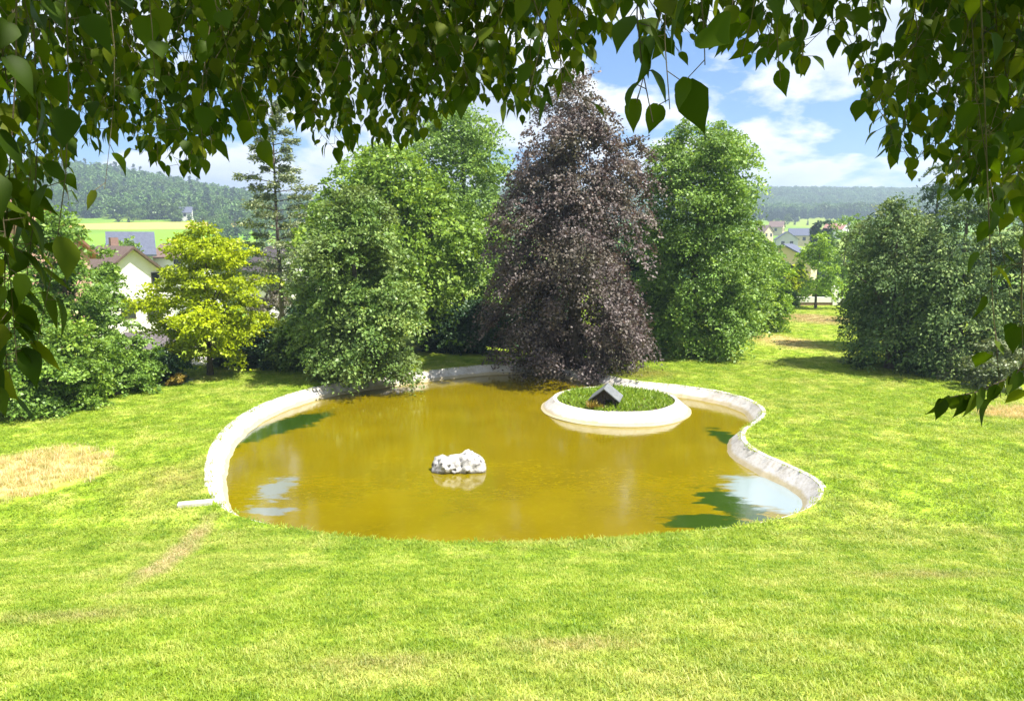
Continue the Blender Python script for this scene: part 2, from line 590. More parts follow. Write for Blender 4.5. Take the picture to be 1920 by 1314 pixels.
def closed_spline(pts, n):
    pts = np.array(pts)
    k = len(pts)
    out = []
    for i in range(k):
        p0, p1, p2, p3 = pts[(i - 1) % k], pts[i], pts[(i + 1) % k], pts[(i + 2) % k]
        for j in range(6):
            t = j / 6.0
            out.append(0.5 * ((2 * p1) + (-p0 + p2) * t + (2 * p0 - 5 * p1 + 4 * p2 - p3) * t * t + (-p0 + 3 * p1 - 3 * p2 + p3) * t ** 3))
    out = np.array(out)
    d = np.r_[0, np.cumsum(np.linalg.norm(np.roll(out, -1, 0) - out, axis=1))]
    cl_ = np.vstack([out, out[:1]])
    s = np.linspace(0, d[-1], n, endpoint=False)
    return np.c_[np.interp(s, d, cl_[:, 0]), np.interp(s, d, cl_[:, 1])]


NP = 260
outer = closed_spline(ctrl, NP)
for _ in range(3):
    outer = 0.5 * outer + 0.25 * (np.roll(outer, 1, 0) + np.roll(outer, -1, 0))
area2 = np.sum(outer[:, 0] * np.roll(outer[:, 1], -1) - np.roll(outer[:, 0], -1) * outer[:, 1])
tang = np.roll(outer, -1, 0) - np.roll(outer, 1, 0)
tang /= np.linalg.norm(tang, axis=1)[:, None]
inward = np.c_[-tang[:, 1], tang[:, 0]] * (1 if area2 > 0 else -1)


def inside(pts, poly):
    x, y = pts[:, 0], pts[:, 1]
    c = np.zeros(len(pts), bool)
    px, py = poly[:, 0], poly[:, 1]
    qx, qy = np.roll(px, -1), np.roll(py, -1)
    for i in range(len(poly)):
        m = ((py[i] > y) != (qy[i] > y)) & (x < (qx[i] - px[i]) * (y - py[i]) / (qy[i] - py[i] + 1e-12) + px[i])
        c ^= m
    return c


def graded(lo, hi, step, end, grow=1.13):
    a = list(np.arange(lo, hi, step))
    v, s = hi, step
    while v < end:
        a.append(v); s *= grow; v += s
    a.append(end)
    return a


xs = np.array(sorted(set([-v for v in graded(0, 26, 0.8, 4200)] + graded(0, 26, 0.8, 4200))))
ys = np.array([-60, -40, -25, -15, -9, -5, -3] + graded(-2, 46, 0.8, 5200, 1.075))
gx, gy = np.meshgrid(xs, ys)
gp = np.c_[gx.ravel(), gy.ravel()]
near = inside(gp, outer + inward * -0.25)
gp = gp[~near]
ring2 = outer - inward * 0.25
allp = np.vstack([outer, gp])
cdt = geometry.delaunay_2d_cdt([Vector(map(float, p)) for p in allp], [(i, (i + 1) % NP) for i in range(NP)], [], 0, 1e-5)
cv = np.array([tuple(v) for v in cdt[0]])
cf = np.array([f for f in cdt[2] if len(f) == 3])
cen = cv[cf].mean(axis=1)
cf = cf[~inside(cen, outer)]
cz = ground_z(cv[:, 0], cv[:, 1])
gme = fast_mesh('ground', np.c_[cv, cz], cf, M['ground'], True)
ground = link('ground', gme)
prop(ground, kind='structure')

# water, the basin floor is out of sight below it
WATER = 0.13
wi = outer + inward * 0.41
wv_ = [(p[0], p[1], WATER) for p in wi]
tri = geometry.tessellate_polygon([[Vector(v) for v in wv_]])
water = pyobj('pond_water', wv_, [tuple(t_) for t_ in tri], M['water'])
for p_ in water.data.polygons:
    if p_.normal.z < 0: p_.flip()
prop(water, kind='structure')

# sloping concrete wall of the basin: small kerb top, sloped inner face, foot under water
prof = [(-0.06, 0.30), (-0.06, 0.515), (0.06, 0.515), (0.075, 0.495), (0.47, 0.09), (0.52, -0.06), (0.56, -0.55)]
rimv, rimf = [], []
jit = 0.012 * np.sin(np.arange(NP) * 0.9) + 0.012 * rng.standard_normal(NP)
for i in range(NP):
    for (o_, z_) in prof:
        p = outer[i] + inward[i] * (o_ + jit[i] * (0.4 if z_ > 0.3 else 0.8))
        gzv = float(ground_z(outer[i][0], outer[i][1])) - 0.5
        low = 0.045 * float(sst(17.0, 14.5, outer[i][1])) if z_ > 0.3 else 0.0
        rimv.append((p[0], p[1], z_ - low + (gzv if z_ > 0.3 else 0) + 0.3 * jit[i]))
K = len(prof)
for i in range(NP):
    j = (i + 1) % NP
    for k in range(K - 1):
        rimf.append((i * K + k, j * K + k, j * K + k + 1, i * K + k + 1) if area2 > 0 else (i * K + k + 1, j * K + k + 1, j * K + k, i * K + k))
pw = pyobj('pond_wall', rimv, rimf, M['concrete'], None, False)
prop(pw, 'white sloping concrete wall curving all round the ochre pond', 'pond wall')

# ------------------------------------------------------------------ island
IC = on_z(1153, 773, 0.0)
isl = empty('pond_island', (IC[0], IC[1], 0))
prop(isl, 'round white-walled planted island in the pond', 'island')
ip = [(2.72, -0.5), (2.66, -0.03), (2.62, 0.15), (2.54, 0.19), (2.18, 0.50), (2.06, 0.51), (2.055, 0.38)]
v, f = [], []
NI = 72
for i in range(NI):
    a = 2 * math.pi * i / NI
    w = 1 + 0.006 * math.sin(5 * a + 1) + 0.004 * random.uniform(-1, 1)
    for (r_, z_) in ip:
        v.append((r_ * w * math.cos(a), r_ * w * math.sin(a), z_ + 0.006 * math.sin(7 * a)))
K = len(ip)
for i in range(NI):
    j = (i + 1) % NI
    for k in range(K - 1):
        f.append((i * K + k, j * K + k, j * K + k + 1, i * K + k + 1))
pyobj('kerb', v, f, M['concrete'], isl, False)
v = [(0, 0, 0.62)]
f = []
for q, (r_, z_) in enumerate(((0.7, 0.60), (1.4, 0.54), (2.06, 0.44))):
    for i in range(36):
        a = 2 * math.pi * i / 36
        v.append((r_ * math.cos(a), r_ * math.sin(a), z_ + random.uniform(-.02, .02)))
for i in range(36):
    j = (i + 1) % 36
    f.append((0, 1 + i, 1 + j))
    for q in range(2):
        f.append((1 + q * 36 + i, 1 + (q + 1) * 36 + i, 1 + (q + 1) * 36 + j, 1 + q * 36 + j))
pyobj('soil', v, f, M['soil'], isl, True)


# ------------------------------------------------------------------ leaves
def norm(a):
    return a / (np.linalg.norm(a, axis=-1, keepdims=True) + 1e-9)


def leaf_quads(P, A, Nn, L, Wd):
    """rhombic folded leaves: base P, axis A, face normal Nn, length L, half width Wd"""
    A = norm(A)
    B = norm(np.cross(Nn, A))
    C = np.cross(A, B)
    L = L[:, None]; Wd = Wd[:, None]
    m = P + A * L * 0.45
    v = np.stack([P, m + B * Wd + C * Wd * 0.35, P + A * L, m - B * Wd + C * Wd * 0.35], axis=1)
    return v.reshape(-1, 3), np.arange(len(P) * 4).reshape(-1, 4)


def ball(n, power=0.5):
    d = norm(rng.standard_normal((n, 3)))
    return d * (rng.random(n) ** power)[:, None]


def boughs_to_leaves(C, O, size, per, leafL, flat=0.6, droop=0.5, hang=0.0, wide=0.33, updir=0.6, tintvar=0.30):
    """C bough centres (n,3), O outward direction (n,3), size (n,)"""
    n = len(C)
    cnt = np.maximum(12, (per * (size / size.mean()) ** 2).astype(int))
    idx = np.repeat(np.arange(n), cnt)
    N = len(idx)
    # leaves sit in sprigs: small flat fans that share a place, a tilt and a tone
    ns = np.maximum(3, cnt // 13)
    off = np.r_[0, np.cumsum(ns)[:-1]]
    sid = off[idx] + (rng.random(N) * ns[idx]).astype(int)
    T = int(ns.sum())
    ds = ball(T, 0.36)
    sn = rng.standard_normal((T, 3))
    d = ds[sid] + rng.standard_normal((N, 3)) * np.array([0.17, 0.17, 0.10])
    o = O[idx]; s = size[idx][:, None]
    up = np.array([0, 0, 1.0])
    tg = norm(np.cross(up, o) + 1e-4)
    nr = norm(np.cross(o, tg))
    # bough: long outwards, wide sideways, flat, bending down towards its end
    loc = o * d[:, :1] * 1.05 + tg * d[:, 1:2] * 0.95 + nr * d[:, 2:3] * flat
    P = C[idx] + loc * s
    P[:, 2] -= (droop * np.maximum(0, d[:, 0] + 0.3) ** 2) * size[idx]
    rnd = rng.standard_normal((N, 3))
    A = o * 0.6 + tg * d[:, 1:2] * 0.7 + rnd * 0.65 - up * (0.25 + hang)
    Nn = up * updir + o * 0.45 + norm(loc) * 0.5 + sn[sid] * 0.5 + rng.standard_normal((N, 3)) * 0.32
    L = leafL * rng.uniform(0.55, 1.3, N)
    v, f = leaf_quads(P, A, Nn, L, L * wide)
    bt = rng.uniform(-1, 1, n)
    st = rng.uniform(-1, 1, T)
    tint = np.clip(0.45 + 0.20 * bt[idx] + 0.24 * st[sid] + 0.7 * tintvar * rng.uniform(-1, 1, N), 0, 1)
    return v, f, tint


def crown_points(n, H, h0, Rmax, profile, lump=0.22, inner=0.55, seed=0):
    """bough centres for a crown between h0 and H whose radius follows the profile"""
    r = np.random.default_rng(seed)
    hp, rp = np.array([p[0] for p in profile]), np.array([p[1] for p in profile])
    hh = np.linspace(0, 1, 200)
    w = np.interp(hh, hp, rp) + 0.06
    c = np.cumsum(w); c /= c[-1]
    t = np.interp(r.random(n), c, hh)
    a = r.uniform(0, 2 * math.pi, n)
    ph = r.uniform(0, 6.28, 6)
    lumpf = 1 + lump * (np.sin(2 * a + 5 * t + ph[0]) * 0.5 + np.sin(3 * a - 9 * t + ph[1]) * 0.5 + np.sin(5 * a + 13 * t + ph[2]) * 0.4 + np.sin(17 * t + ph[3]) * 0.35 + np.sin(8 * a + 19 * t + ph[4]) * 0.45)
    rad = np.interp(t, hp, rp) * Rmax * lumpf
    core = r.random(n) < 0.22
    rr = rad * np.where(core, 0.15 + 0.5 * r.random(n), 1 - (1 - inner) * r.random(n) ** 1.6)
    C = np.c_[rr * np.cos(a), rr * np.sin(a), h0 + t * (H - h0)]
    O = np.c_[np.cos(a), np.sin(a), 0.15 + 0.9 * (t - 0.45)]
    return C, norm(O), t


def make_trunk(root, H, r0, limbs, mat, lean=(0, 0), fork=0.35, nlimb=7, parts=True):
    top = np.array([lean[0], lean[1], H * 0.86])
    pts, rads = [], []
    for i in range(8):
        t = i / 7
        pts.append(np.array([top[0] * t + 0.05 * H * 0.2 * math.sin(3.1 * t + r0 * 40), top[1] * t + 0.01 * H * math.sin(4 * t), -0.3 + (top[2] + 0.3) * t]))
        rads.append(r0 * (1.35 if i == 0 else 1.0) * (1 - 0.9 * t) + 0.012)
    tr = MB().tube(pts, rads, 9).build('trunk', mat, root, True)
    if not parts:
        return tr
    sel = sorted(range(len(limbs)), key=lambda i: -np.hypot(limbs[i][0], limbs[i][1]))[:: max(1, len(limbs) // (nlimb * 2))][:nlimb]
    for i in sel:
        e = np.array(limbs[i])
        tz = max(0.12, min(0.8, (e[2] / H) * 0.75 - 0.05))
        j = tz * 7
        k = int(j)
        b = pts[k] + (pts[min(k + 1, 7)] - pts[k]) * (j - k)
        rb = r0 * (1 - 0.9 * tz) * 0.5
        mid = b * 0.45 + e * 0.55 + np.array([0, 0, 0.08 * H * 0.5])
        MB().tube([b, b * 0.7 + mid * 0.3, mid, e], [rb, rb * 0.8, rb * 0.5, 0.012], 6).build('limb', mat, tr, True)
    return tr


def tree(name, label, cat, xy, H, Rm, profile, mat, n=150, per=150, leafL=0.13, bough=0.75, h0=0.3, seed=1, flat=0.6, droop=0.5,
         hang=0.0, wide=0.33, lump=0.22, inner=0.55, trunk_r=None, group=None, limbs=7, updir=0.6, squash=(1, 1), z=None, parts=True, extra=None, dens=1.35, zmin=0.03):
    gz = float(ground_z(xy[0], xy[1])) if z is None else z
    root = empty(name, (xy[0], xy[1], gz))
    prop(root, label, cat, group)
    C, O, t = crown_points(n, H - bough * 0.5, h0 + bough * 0.4, max(0.1, Rm - bough * 0.75), profile, lump, inner, seed)
    C[:, 0] *= squash[0]; C[:, 1] *= squash[1]
    if extra is not None:
        C = np.vstack([C, extra]); O = np.vstack([O, norm(np.c_[extra[:, 0], extra[:, 1], 0.3 + 0 * extra[:, 0]])])
    per = int(per * dens)
    sz = bough * np.random.default_rng(seed + 50).uniform(0.45, 1.35, len(C))
    v, f, tint = boughs_to_leaves(C, O, sz, per, leafL, flat, droop, hang, wide, updir)
    v[:, 2] = np.maximum(v[:, 2], zmin)
    link('crown', fast_mesh('crown', v, f, mat, False, tint), root)
    make_trunk(root, H, trunk_r or 0.022 * H + 0.03, C, M['bark'], nlimb=limbs, parts=parts)
    return root


def shrub(label, xy, H, Rm, mat, seed, cat='bush', n=46, per=130, leafL=0.11, bough=0.42, name='bush', group=None, squash=(1, 1), **kw):
    return tree(name, label, cat, xy, H, Rm, PROF_BUSH, mat, n, per, leafL, bough, 0.02, seed, group=group, limbs=4, trunk_r=0.045, squash=squash, **kw)


PROF_ROUND = [(0, 0.55), (0.15, 0.85), (0.4, 1.0), (0.65, 0.92), (0.85, 0.62), (1, 0.18)]
PROF_EGG = [(0, 0.70), (0.12, 0.92), (0.3, 1.0), (0.55, 0.86), (0.75, 0.64), (0.9, 0.38), (1, 0.12)]
PROF_TALL = [(0, 0.75), (0.1, 0.95), (0.35, 1.0), (0.6, 0.92), (0.8, 0.72), (0.93, 0.45), (1, 0.15)]
PROF_HORN = [(0, 0.62), (0.12, 0.9), (0.35, 1.0), (0.6, 0.9), (0.8, 0.70), (0.93, 0.46), (1, 0.2)]
PROF_BLOCK = [(0, 0.75), (0.1, 0.95), (0.35, 1.0), (0.6, 0.97), (0.8, 0.86), (0.93, 0.62), (1, 0.25)]
PROF_BUSH = [(0, 0.85), (0.2, 1.0), (0.55, 0.92), (0.8, 0.62), (1, 0.2)]
PROF_OPEN = [(0, 0.40), (0.15, 0.8), (0.35, 1.0), (0.6, 0.82), (0.8, 0.55), (1, 0.12)]
PROF_BEECH = [(0, .58), (.07, .78), (.2, .97), (.35, 1), (.43, .95), (.55, .86), (.69, .82), (.79, .60), (.9, .34), (1, .08)]
LM = {
    'beech': leafmat('copper_beech_leaf', (0.044, 0.033, 0.033), (0.123, 0.098, 0.093), (0.332, 0.283, 0.262), 0.22, 0.5, 0.3, 0.5, (0.115, 0.105, 0.062), (1.2, 0.8, 0.75)),
    'hornbeam': leafmat('hornbeam_leaf', (0.064, 0.130, 0.024), (0.156, 0.261, 0.055), (0.418, 0.539, 0.165), 0.28, patch=0.45, patchc=(0.15, 0.21, 0.055)),
    'lime': leafmat('lime_tree_leaf', (0.082, 0.152, 0.017), (0.174, 0.294, 0.033), (0.386, 0.531, 0.076), 0.30),
    'oak': leafmat('oak_leaf', (0.081, 0.157, 0.024), (0.181, 0.305, 0.053), (0.387, 0.544, 0.117), 0.30),
    'maple': leafmat('fresh_green_leaf', (0.090, 0.170, 0.011), (0.184, 0.316, 0.022), (0.410, 0.562, 0.062), 0.32),
    'gold': leafmat('golden_leaf', (0.207, 0.287, 0.003), (0.368, 0.460, 0.004), (0.529, 0.598, 0.012), 0.35, patch=0.5, patchc=(0.20, 0.27, 0.006)),
    'left': leafmat('hedge_leaf', (0.071, 0.141, 0.021), (0.168, 0.292, 0.043), (0.393, 0.559, 0.107), 0.30),
    'yew': leafmat('blue_green_leaf', (0.035, 0.073, 0.025), (0.110, 0.178, 0.055), (0.319, 0.408, 0.131), 0.20, 0.6, 0.15),
    'olive': leafmat('olive_leaf', (0.074, 0.124, 0.030), (0.135, 0.195, 0.054), (0.257, 0.299, 0.108), 0.25),
    'pale': leafmat('pale_leaf', (0.110, 0.150, 0.070), (0.190, 0.230, 0.115), (0.300, 0.330, 0.190), 0.25),
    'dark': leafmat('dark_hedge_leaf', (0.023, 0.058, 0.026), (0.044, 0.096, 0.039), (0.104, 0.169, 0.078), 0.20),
    'needle': leafmat('conifer_needle', (0.076, 0.112, 0.061), (0.168, 0.222, 0.108), (0.405, 0.435, 0.225), 0.15),
    'forest': leafmat('forest_leaf', (0.063, 0.144, 0.034), (0.121, 0.236, 0.055), (0.224, 0.333, 0.081), 0.2, patch=0.02, patchc=(0.085, 0.14, 0.028)),
    'rust': leafmat('rust_leaf', (0.20, 0.13, 0.02), (0.28, 0.20, 0.03), (0.33, 0.28, 0.05), 0.25),
    'pinkish': leafmat('dusky_leaf', (0.12, 0.10, 0.085), (0.19, 0.17, 0.13), (0.28, 0.26, 0.20), 0.25),
    'birch': leafmat('birch_leaf', (0.025, 0.052, 0.003), (0.055, 0.094, 0.004), (0.121, 0.144, 0.008), 0.42, 0.55, 0.14, tmul=(1.2, 1.25, 0.35)),
}

# ------------------------------------------------------------------ trees round the pond
q = at_y(1072, 700, 31.8)
tree('copper_beech', 'tall copper beech with dusky purple leaves behind the pond', 'tree', (q[0], 31.8), 12.7, 3.95, PROF_BEECH, LM['beech'],
     n=430, per=185, leafL=0.125, bough=0.80, h0=-0.5, zmin=-0.42, seed=11, droop=0.9, hang=0.35, lump=0.25, inner=0.45, trunk_r=0.34, wide=0.36)
q = at_y(1300, 690, 35.5)
tree('lime_tree', 'tall full green tree just right of the purple beech', 'tree', (q[0], 35.5), 11.3, 3.2, PROF_BLOCK, LM['oak'],
     n=430, per=150, leafL=0.145, bough=0.76, h0=0.2, seed=12, lump=0.13, inner=0.55, trunk_r=0.26)
q = at_y(672, 700, 29.2)
tree('hornbeam', 'dense green egg-shaped tree leaning over the back left pond wall', 'tree', (q[0], 29.2), 7.7, 2.75, PROF_HORN, LM['hornbeam'],
     n=310, per=150, leafL=0.14, bough=0.64, h0=-0.25, zmin=-0.3, seed=13, lump=0.20, inner=0.5, trunk_r=0.2)
q = at_y(735, 690, 37.0)
tree('chestnut_tree', 'broad bright green tree rising behind the egg-shaped tree', 'tree', (q[0], 37.0), 10.4, 4.5, PROF_ROUND, LM['lime'],
     n=300, per=130, leafL=0.21, bough=0.98, h0=0.9, seed=14, lump=0.15, trunk_r=0.3)
q = at_y(868, 690, 42.0)
tree('poplar_tree', 'tall narrow green tree left of the purple beech', 'tree', (q[0], 42.0), 13.0, 3.6, PROF_BLOCK, LM['oak'],
     n=330, per=130, leafL=0.17, bough=0.9, h0=0.8, seed=15, lump=0.13, trunk_r=0.28)
q = at_y(397, 705, 30.0)
tree('golden_maple', 'golden yellow-green maple in front of the white house', 'tree', (q[0], 30.0), 6.35, 3.15, PROF_OPEN, LM['gold'],
     n=180, per=130, leafL=0.135, bough=0.64, h0=0.55, seed=26, lump=0.20, inner=0.35, trunk_r=0.12, droop=0.3, flat=0.42)
q = at_y(1432, 625, 45.0)
tree('young_lime', 'bright green lower tree at the right flank of the tall trees', 'tree', (q[0], 45.0), 5.6, 1.9, PROF_EGG, LM['maple'],
     n=90, per=130, leafL=0.14, bough=0.55, h0=0.03, seed=17, trunk_r=0.12)
q = at_y(1385, 650, 42.0)
tree('field_maple', 'dark green leaning tree wedged between the tall tree and the bright one', 'tree', (q[0], 42.0), 7.0, 2.0, PROF_EGG, LM['oak'],
     n=100, per=130, leafL=0.14, bough=0.6, h0=0.05, seed=18, trunk_r=0.14)

# conifer with level, open tiers
q = at_y(530, 640, 45.0)
zb = float(ground_z(q[0], 45.0))
con = empty('pine_tree', (q[0], 45.0, zb))
prop(con, 'tall open conifer with level tiers of needles behind the golden maple', 'tree')
Hc = 15.0
MB().tube([(0, 0, -0.3), (0.05, 0, 4), (-0.05, 0.05, 9), (0, 0, Hc)], [0.17, 0.13, 0.08, 0.015], 9).build('trunk', M['bark'], con, True)
LV, LF, LT = [], [], []
nb = 0
for i in range(20):
    h = 4.2 + (Hc - 4.3) * (i / 19) ** 0.95
    reach = 3.3 * (1 - 0.72 * ((h - 4.2) / (Hc - 4.2)) ** 1.2)
    for k in range(3):
        a = i * 2.4 + k * 2.09 + random.uniform(-0.4, 0.4)
        r_ = reach * random.uniform(0.35, 1.12)
        d = np.array([math.cos(a), math.sin(a), 0.05])
        MB().tube([(0, 0, h - 0.15), d * r_ * 0.5 + (0, 0, h), d * r_ + (0, 0, h + 0.05)], [0.035, 0.022, 0.006], 5).build('branch', M['bark'], con, True)
        m = int(150 + 80 * r_)
        u = rng.uniform(0.35, 1.08, m)
        side = rng.normal(0, 0.26, m) * r_ * 0.62 * (1.15 - 0.5 * u)
        tg = np.array([-d[1], d[0], 0])
        P = d * (u * r_)[:, None] + tg * side[:, None] + np.c_[0 * u, 0 * u, h + 0.05 + rng.normal(0, 0.10, m)]
        A = d * 0.8 + tg * np.sign(side)[:, None] * 0.6 + rng.standard_normal((m, 3)) * 0.45
        Nn = np.array([0, 0, 1.0]) + rng.standard_normal((m, 3)) * 0.5
        L = rng.uniform(0.14, 0.28, m)
        v, f = leaf_quads(P, A, Nn, L, L * 0.22)
        LV.append(v); LF.append(f + nb); nb += len(v); LT.append(rng.random(m))
link('crown', fast_mesh('crown', np.vstack(LV), np.vstack(LF), LM['needle'], False, np.concatenate(LT)), con)

# right-hand mass
q = at_y(1665, 700, 31.6)
tree('yew_tree', 'dark blue-green tree at the left end of the right-hand thicket', 'tree', (q[0], 31.6), 7.6, 2.75, PROF_EGG, LM['yew'],
     n=190, per=140, leafL=0.15, bough=0.68, h0=0.02, seed=21, droop=0.9, hang=0.5, wide=0.24, trunk_r=0.2, group='drooping trees of the right-hand thicket')
q = at_y(1790, 705, 30.4)
tree('yew_tree', 'broad blue-green drooping tree in the middle of the right-hand thicket', 'tree', (q[0], 30.4), 7.9, 2.9, PROF_EGG, LM['yew'],
     n=200, per=140, leafL=0.15, bough=0.7, h0=0.02, seed=22, droop=0.9, hang=0.5, wide=0.24, trunk_r=0.2, group='drooping trees of the right-hand thicket')
q = at_y(1935, 700, 30.5)
tree('yew_tree', 'blue-green drooping tree cut by the right edge of the picture', 'tree', (q[0], 30.5), 8.2, 2.8, PROF_EGG, LM['yew'],
     n=150, per=130, leafL=0.16, bough=0.72, h0=0.02, seed=23, droop=0.9, hang=0.5, wide=0.24, trunk_r=0.2, group='drooping trees of the right-hand thicket')
q = at_y(1660, 640, 37.5)
tree('oak_tree', 'olive green round-headed tree behind the left end of the right-hand thicket', 'tree', (q[0], 37.5), 8.2, 2.4, PROF_ROUND, LM['olive'],
     n=120, per=130, leafL=0.15, bough=0.75, h0=0.4, seed=24, trunk_r=0.2)
q = at_y(1738, 640, 48.0)
tree('spruce_tree', 'dark spruce top showing above the right-hand thicket', 'tree', (q[0], 48.0), 10.6, 2.3, [(0, 1), (0.3, 0.85), (0.6, 0.6), (0.85, 0.35), (1, 0.1)], LM['dark'],
     n=130, per=110, leafL=0.2, bough=0.6, h0=0.6, seed=25, droop=0.7, wide=0.2, trunk_r=0.2)
q = on_z(1800, 712, 0.5)
shrub('pale grey-green shrub at the foot of the right-hand thicket', q + (0, 0.4, 0), 1.25, 0.75, LM['pale'], 31, n=26, per=90, leafL=0.11, bough=0.3)
q = on_z(1885, 735, 0.5)
shrub('yellowish pale shrub in front of the thicket near the right edge', q + (0, 0.6, 0), 2.1, 1.15, LM['pale'], 32, n=34, per=110, leafL=0.12, bough=0.38)

# left-hand hedge
for (px, py, H, Rm, m_, lab, sd_) in (
        (-30, 800, 4.6, 1.9, 'left', 'tall hedge bush at the far left edge behind the big dangling leaves', 41),
        (62, 790, 2.5, 1.25, 'left', 'low bush beside the left picture edge bordering the lawn', 42),
        (132, 774, 2.9, 1.15, 'lime', 'bright leafy bush in the left hedge below the tall hedge tree', 43),
        (195, 752, 2.3, 1.1, 'left', 'middle bush of the left hedge bordering the lawn', 44),
        (250, 738, 2.1, 1.0, 'left', 'small bush of the left hedge before the shed', 45),
        (300, 725, 1.5, 0.85, 'dark', 'low dark bush ending the left hedge next to the gravel path', 46)):
    q = on_z(px, py, 0.5)
    shrub(lab, (q[0] - 0.1, q[1] + Rm * 0.9), H, Rm, LM[m_], sd_, group='bushes of the left hedge', n=int(30 + 16 * Rm * H / 2), per=120, leafL=0.115, bough=0.40)
q = at_y(135, 740, 27.5)
tree('hedge_tree', 'leafy green tree standing up out of the left hedge', 'tree', (q[0], 27.5), 6.9, 2.0, PROF_EGG, LM['left'],
     n=110, per=115, leafL=0.14, bough=0.55, h0=0.4, seed=47, inner=0.4, lump=0.3, trunk_r=0.13, group='trees of the left hedge')
q = at_y(40, 740, 26.0)
tree('hedge_tree', 'second green tree of the left hedge nearest the picture edge', 'tree', (q[0], 26.0), 5.9, 1.6, PROF_EGG, LM['left'],
     n=80, per=115, leafL=0.13, bough=0.5, h0=0.4, seed=48, inner=0.4, lump=0.3, trunk_r=0.11, group='trees of the left hedge')
q = at_y(210, 720, 31.5)
tree('hedge_tree', 'slim green tree in front of the white house wall', 'tree', (q[0], 31.5), 5.3, 1.25, PROF_EGG, LM['left'],
     n=60, per=105, leafL=0.13, bough=0.48, h0=0.5, seed=49, inner=0.4, lump=0.3, trunk_r=0.09, group='trees of the left hedge')
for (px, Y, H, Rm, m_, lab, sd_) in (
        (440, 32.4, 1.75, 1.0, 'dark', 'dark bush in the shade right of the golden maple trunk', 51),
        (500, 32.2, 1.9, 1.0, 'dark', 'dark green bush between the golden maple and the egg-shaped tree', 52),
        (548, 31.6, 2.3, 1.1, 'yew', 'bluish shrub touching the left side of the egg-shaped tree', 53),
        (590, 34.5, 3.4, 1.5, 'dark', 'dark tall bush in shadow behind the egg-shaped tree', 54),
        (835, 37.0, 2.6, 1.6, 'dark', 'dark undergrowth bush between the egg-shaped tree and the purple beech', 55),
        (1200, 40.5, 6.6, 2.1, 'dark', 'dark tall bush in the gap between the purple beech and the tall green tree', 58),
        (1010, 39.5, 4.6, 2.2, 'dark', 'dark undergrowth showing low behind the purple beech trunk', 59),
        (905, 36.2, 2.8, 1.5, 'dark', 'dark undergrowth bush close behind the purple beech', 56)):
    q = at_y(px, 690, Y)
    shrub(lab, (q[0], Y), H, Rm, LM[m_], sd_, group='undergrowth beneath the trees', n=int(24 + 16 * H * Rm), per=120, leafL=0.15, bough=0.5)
q = on_z(333, 722, 0.5)
shrub('tiny orange-tinged shrub at the lawn edge by the gravel path', q, 0.55, 0.42, LM['rust'], 57, n=14, per=60, leafL=0.08, bough=0.18)
q = at_y(468, 664, 29.0)
# far middle-distance trees
for (px, py, Y, H, Rm, m_, nm, lab, sd_) in (
        (430, 0, 78, 9.2, 3.0, 'olive', 'garden_tree', 'grey-green round tree beyond the golden maple below the hill', 61),
        (247, 0, 72, 9.4, 2.2, 'oak', 'garden_tree', 'round olive tree between the white house and the slate roof', 62),
        (500, 0, 58, 6.7, 1.9, 'pinkish', 'garden_tree', 'dusky sparse tree at the foot of the conifer', 63),
        (560, 0, 60, 8.0, 2.6, 'olive', 'garden_tree', 'olive tree half hidden between conifer and broad green tree', 64),
        (288, 0, 110, 9.3, 1.6, 'dark', 'garden_tree', 'small dark tree beside the slate-roofed house', 65),
        (1532, 0, 60, 6.6, 2.1, 'maple', 'garden_tree', 'bright green tree with a dark thin trunk at the end of the lawn', 66),
        (1492, 0, 68, 3.6, 1.1, 'gold', 'garden_tree', 'yellowish small tree in front of the far cream house', 67),
        (1475, 0, 62, 1.6, 1.0, 'left', 'bush', 'low green bush at the far end of the lawn', 68),
        (1548, 0, 66, 2.2, 1.2, 'left', 'bush', 'green bush behind the low white wall', 69),
        (1580, 0, 70, 8.5, 2.6, 'oak', 'garden_tree', 'green tree behind the low white wall by the thicket', 70),
        (1445, 0, 85, 7.0, 2.2, 'oak', 'garden_tree', 'green tree left of the far cream house', 71),
        (1412, 0, 120, 10.0, 3.0, 'olive', 'garden_tree', 'pale green tree above the bright tree in the valley', 72),
        (1545, 0, 150, 13.5, 3.0, 'dark', 'conifer', 'dark conifer before the blue ridge', 73),
        (1525, 0, 170, 14.0, 2.6, 'dark', 'conifer', 'slim dark conifer left of the other one before the blue ridge', 74),
        (165, 0, 100, 10.5, 3.0, 'left', 'garden_tree', 'green tree left of the slate-roofed house', 75),
        (365, 0, 120, 8.5, 2.0, 'dark', 'garden_tree', 'dark tree behind the low brown-roofed house', 76)):
    x = (px - 960) / F * Y * 1.0
    tree(nm, lab, 'bush' if nm == 'bush' else 'tree', (x, Y), H, Rm, PROF_BUSH if nm == 'bush' else ([(0, 1), (0.4, 0.7), (0.8, 0.3), (1, 0.05)] if nm == 'conifer' else PROF_ROUND), LM[m_],
         n=60, per=80, leafL=0.0028 * Y + 0.02, bough=0.28 * Rm, h0=0.03 if nm == 'bush' else 0.12 * H, seed=sd_, parts=False, trunk_r=0.10, group='trees and bushes of the middle distance')


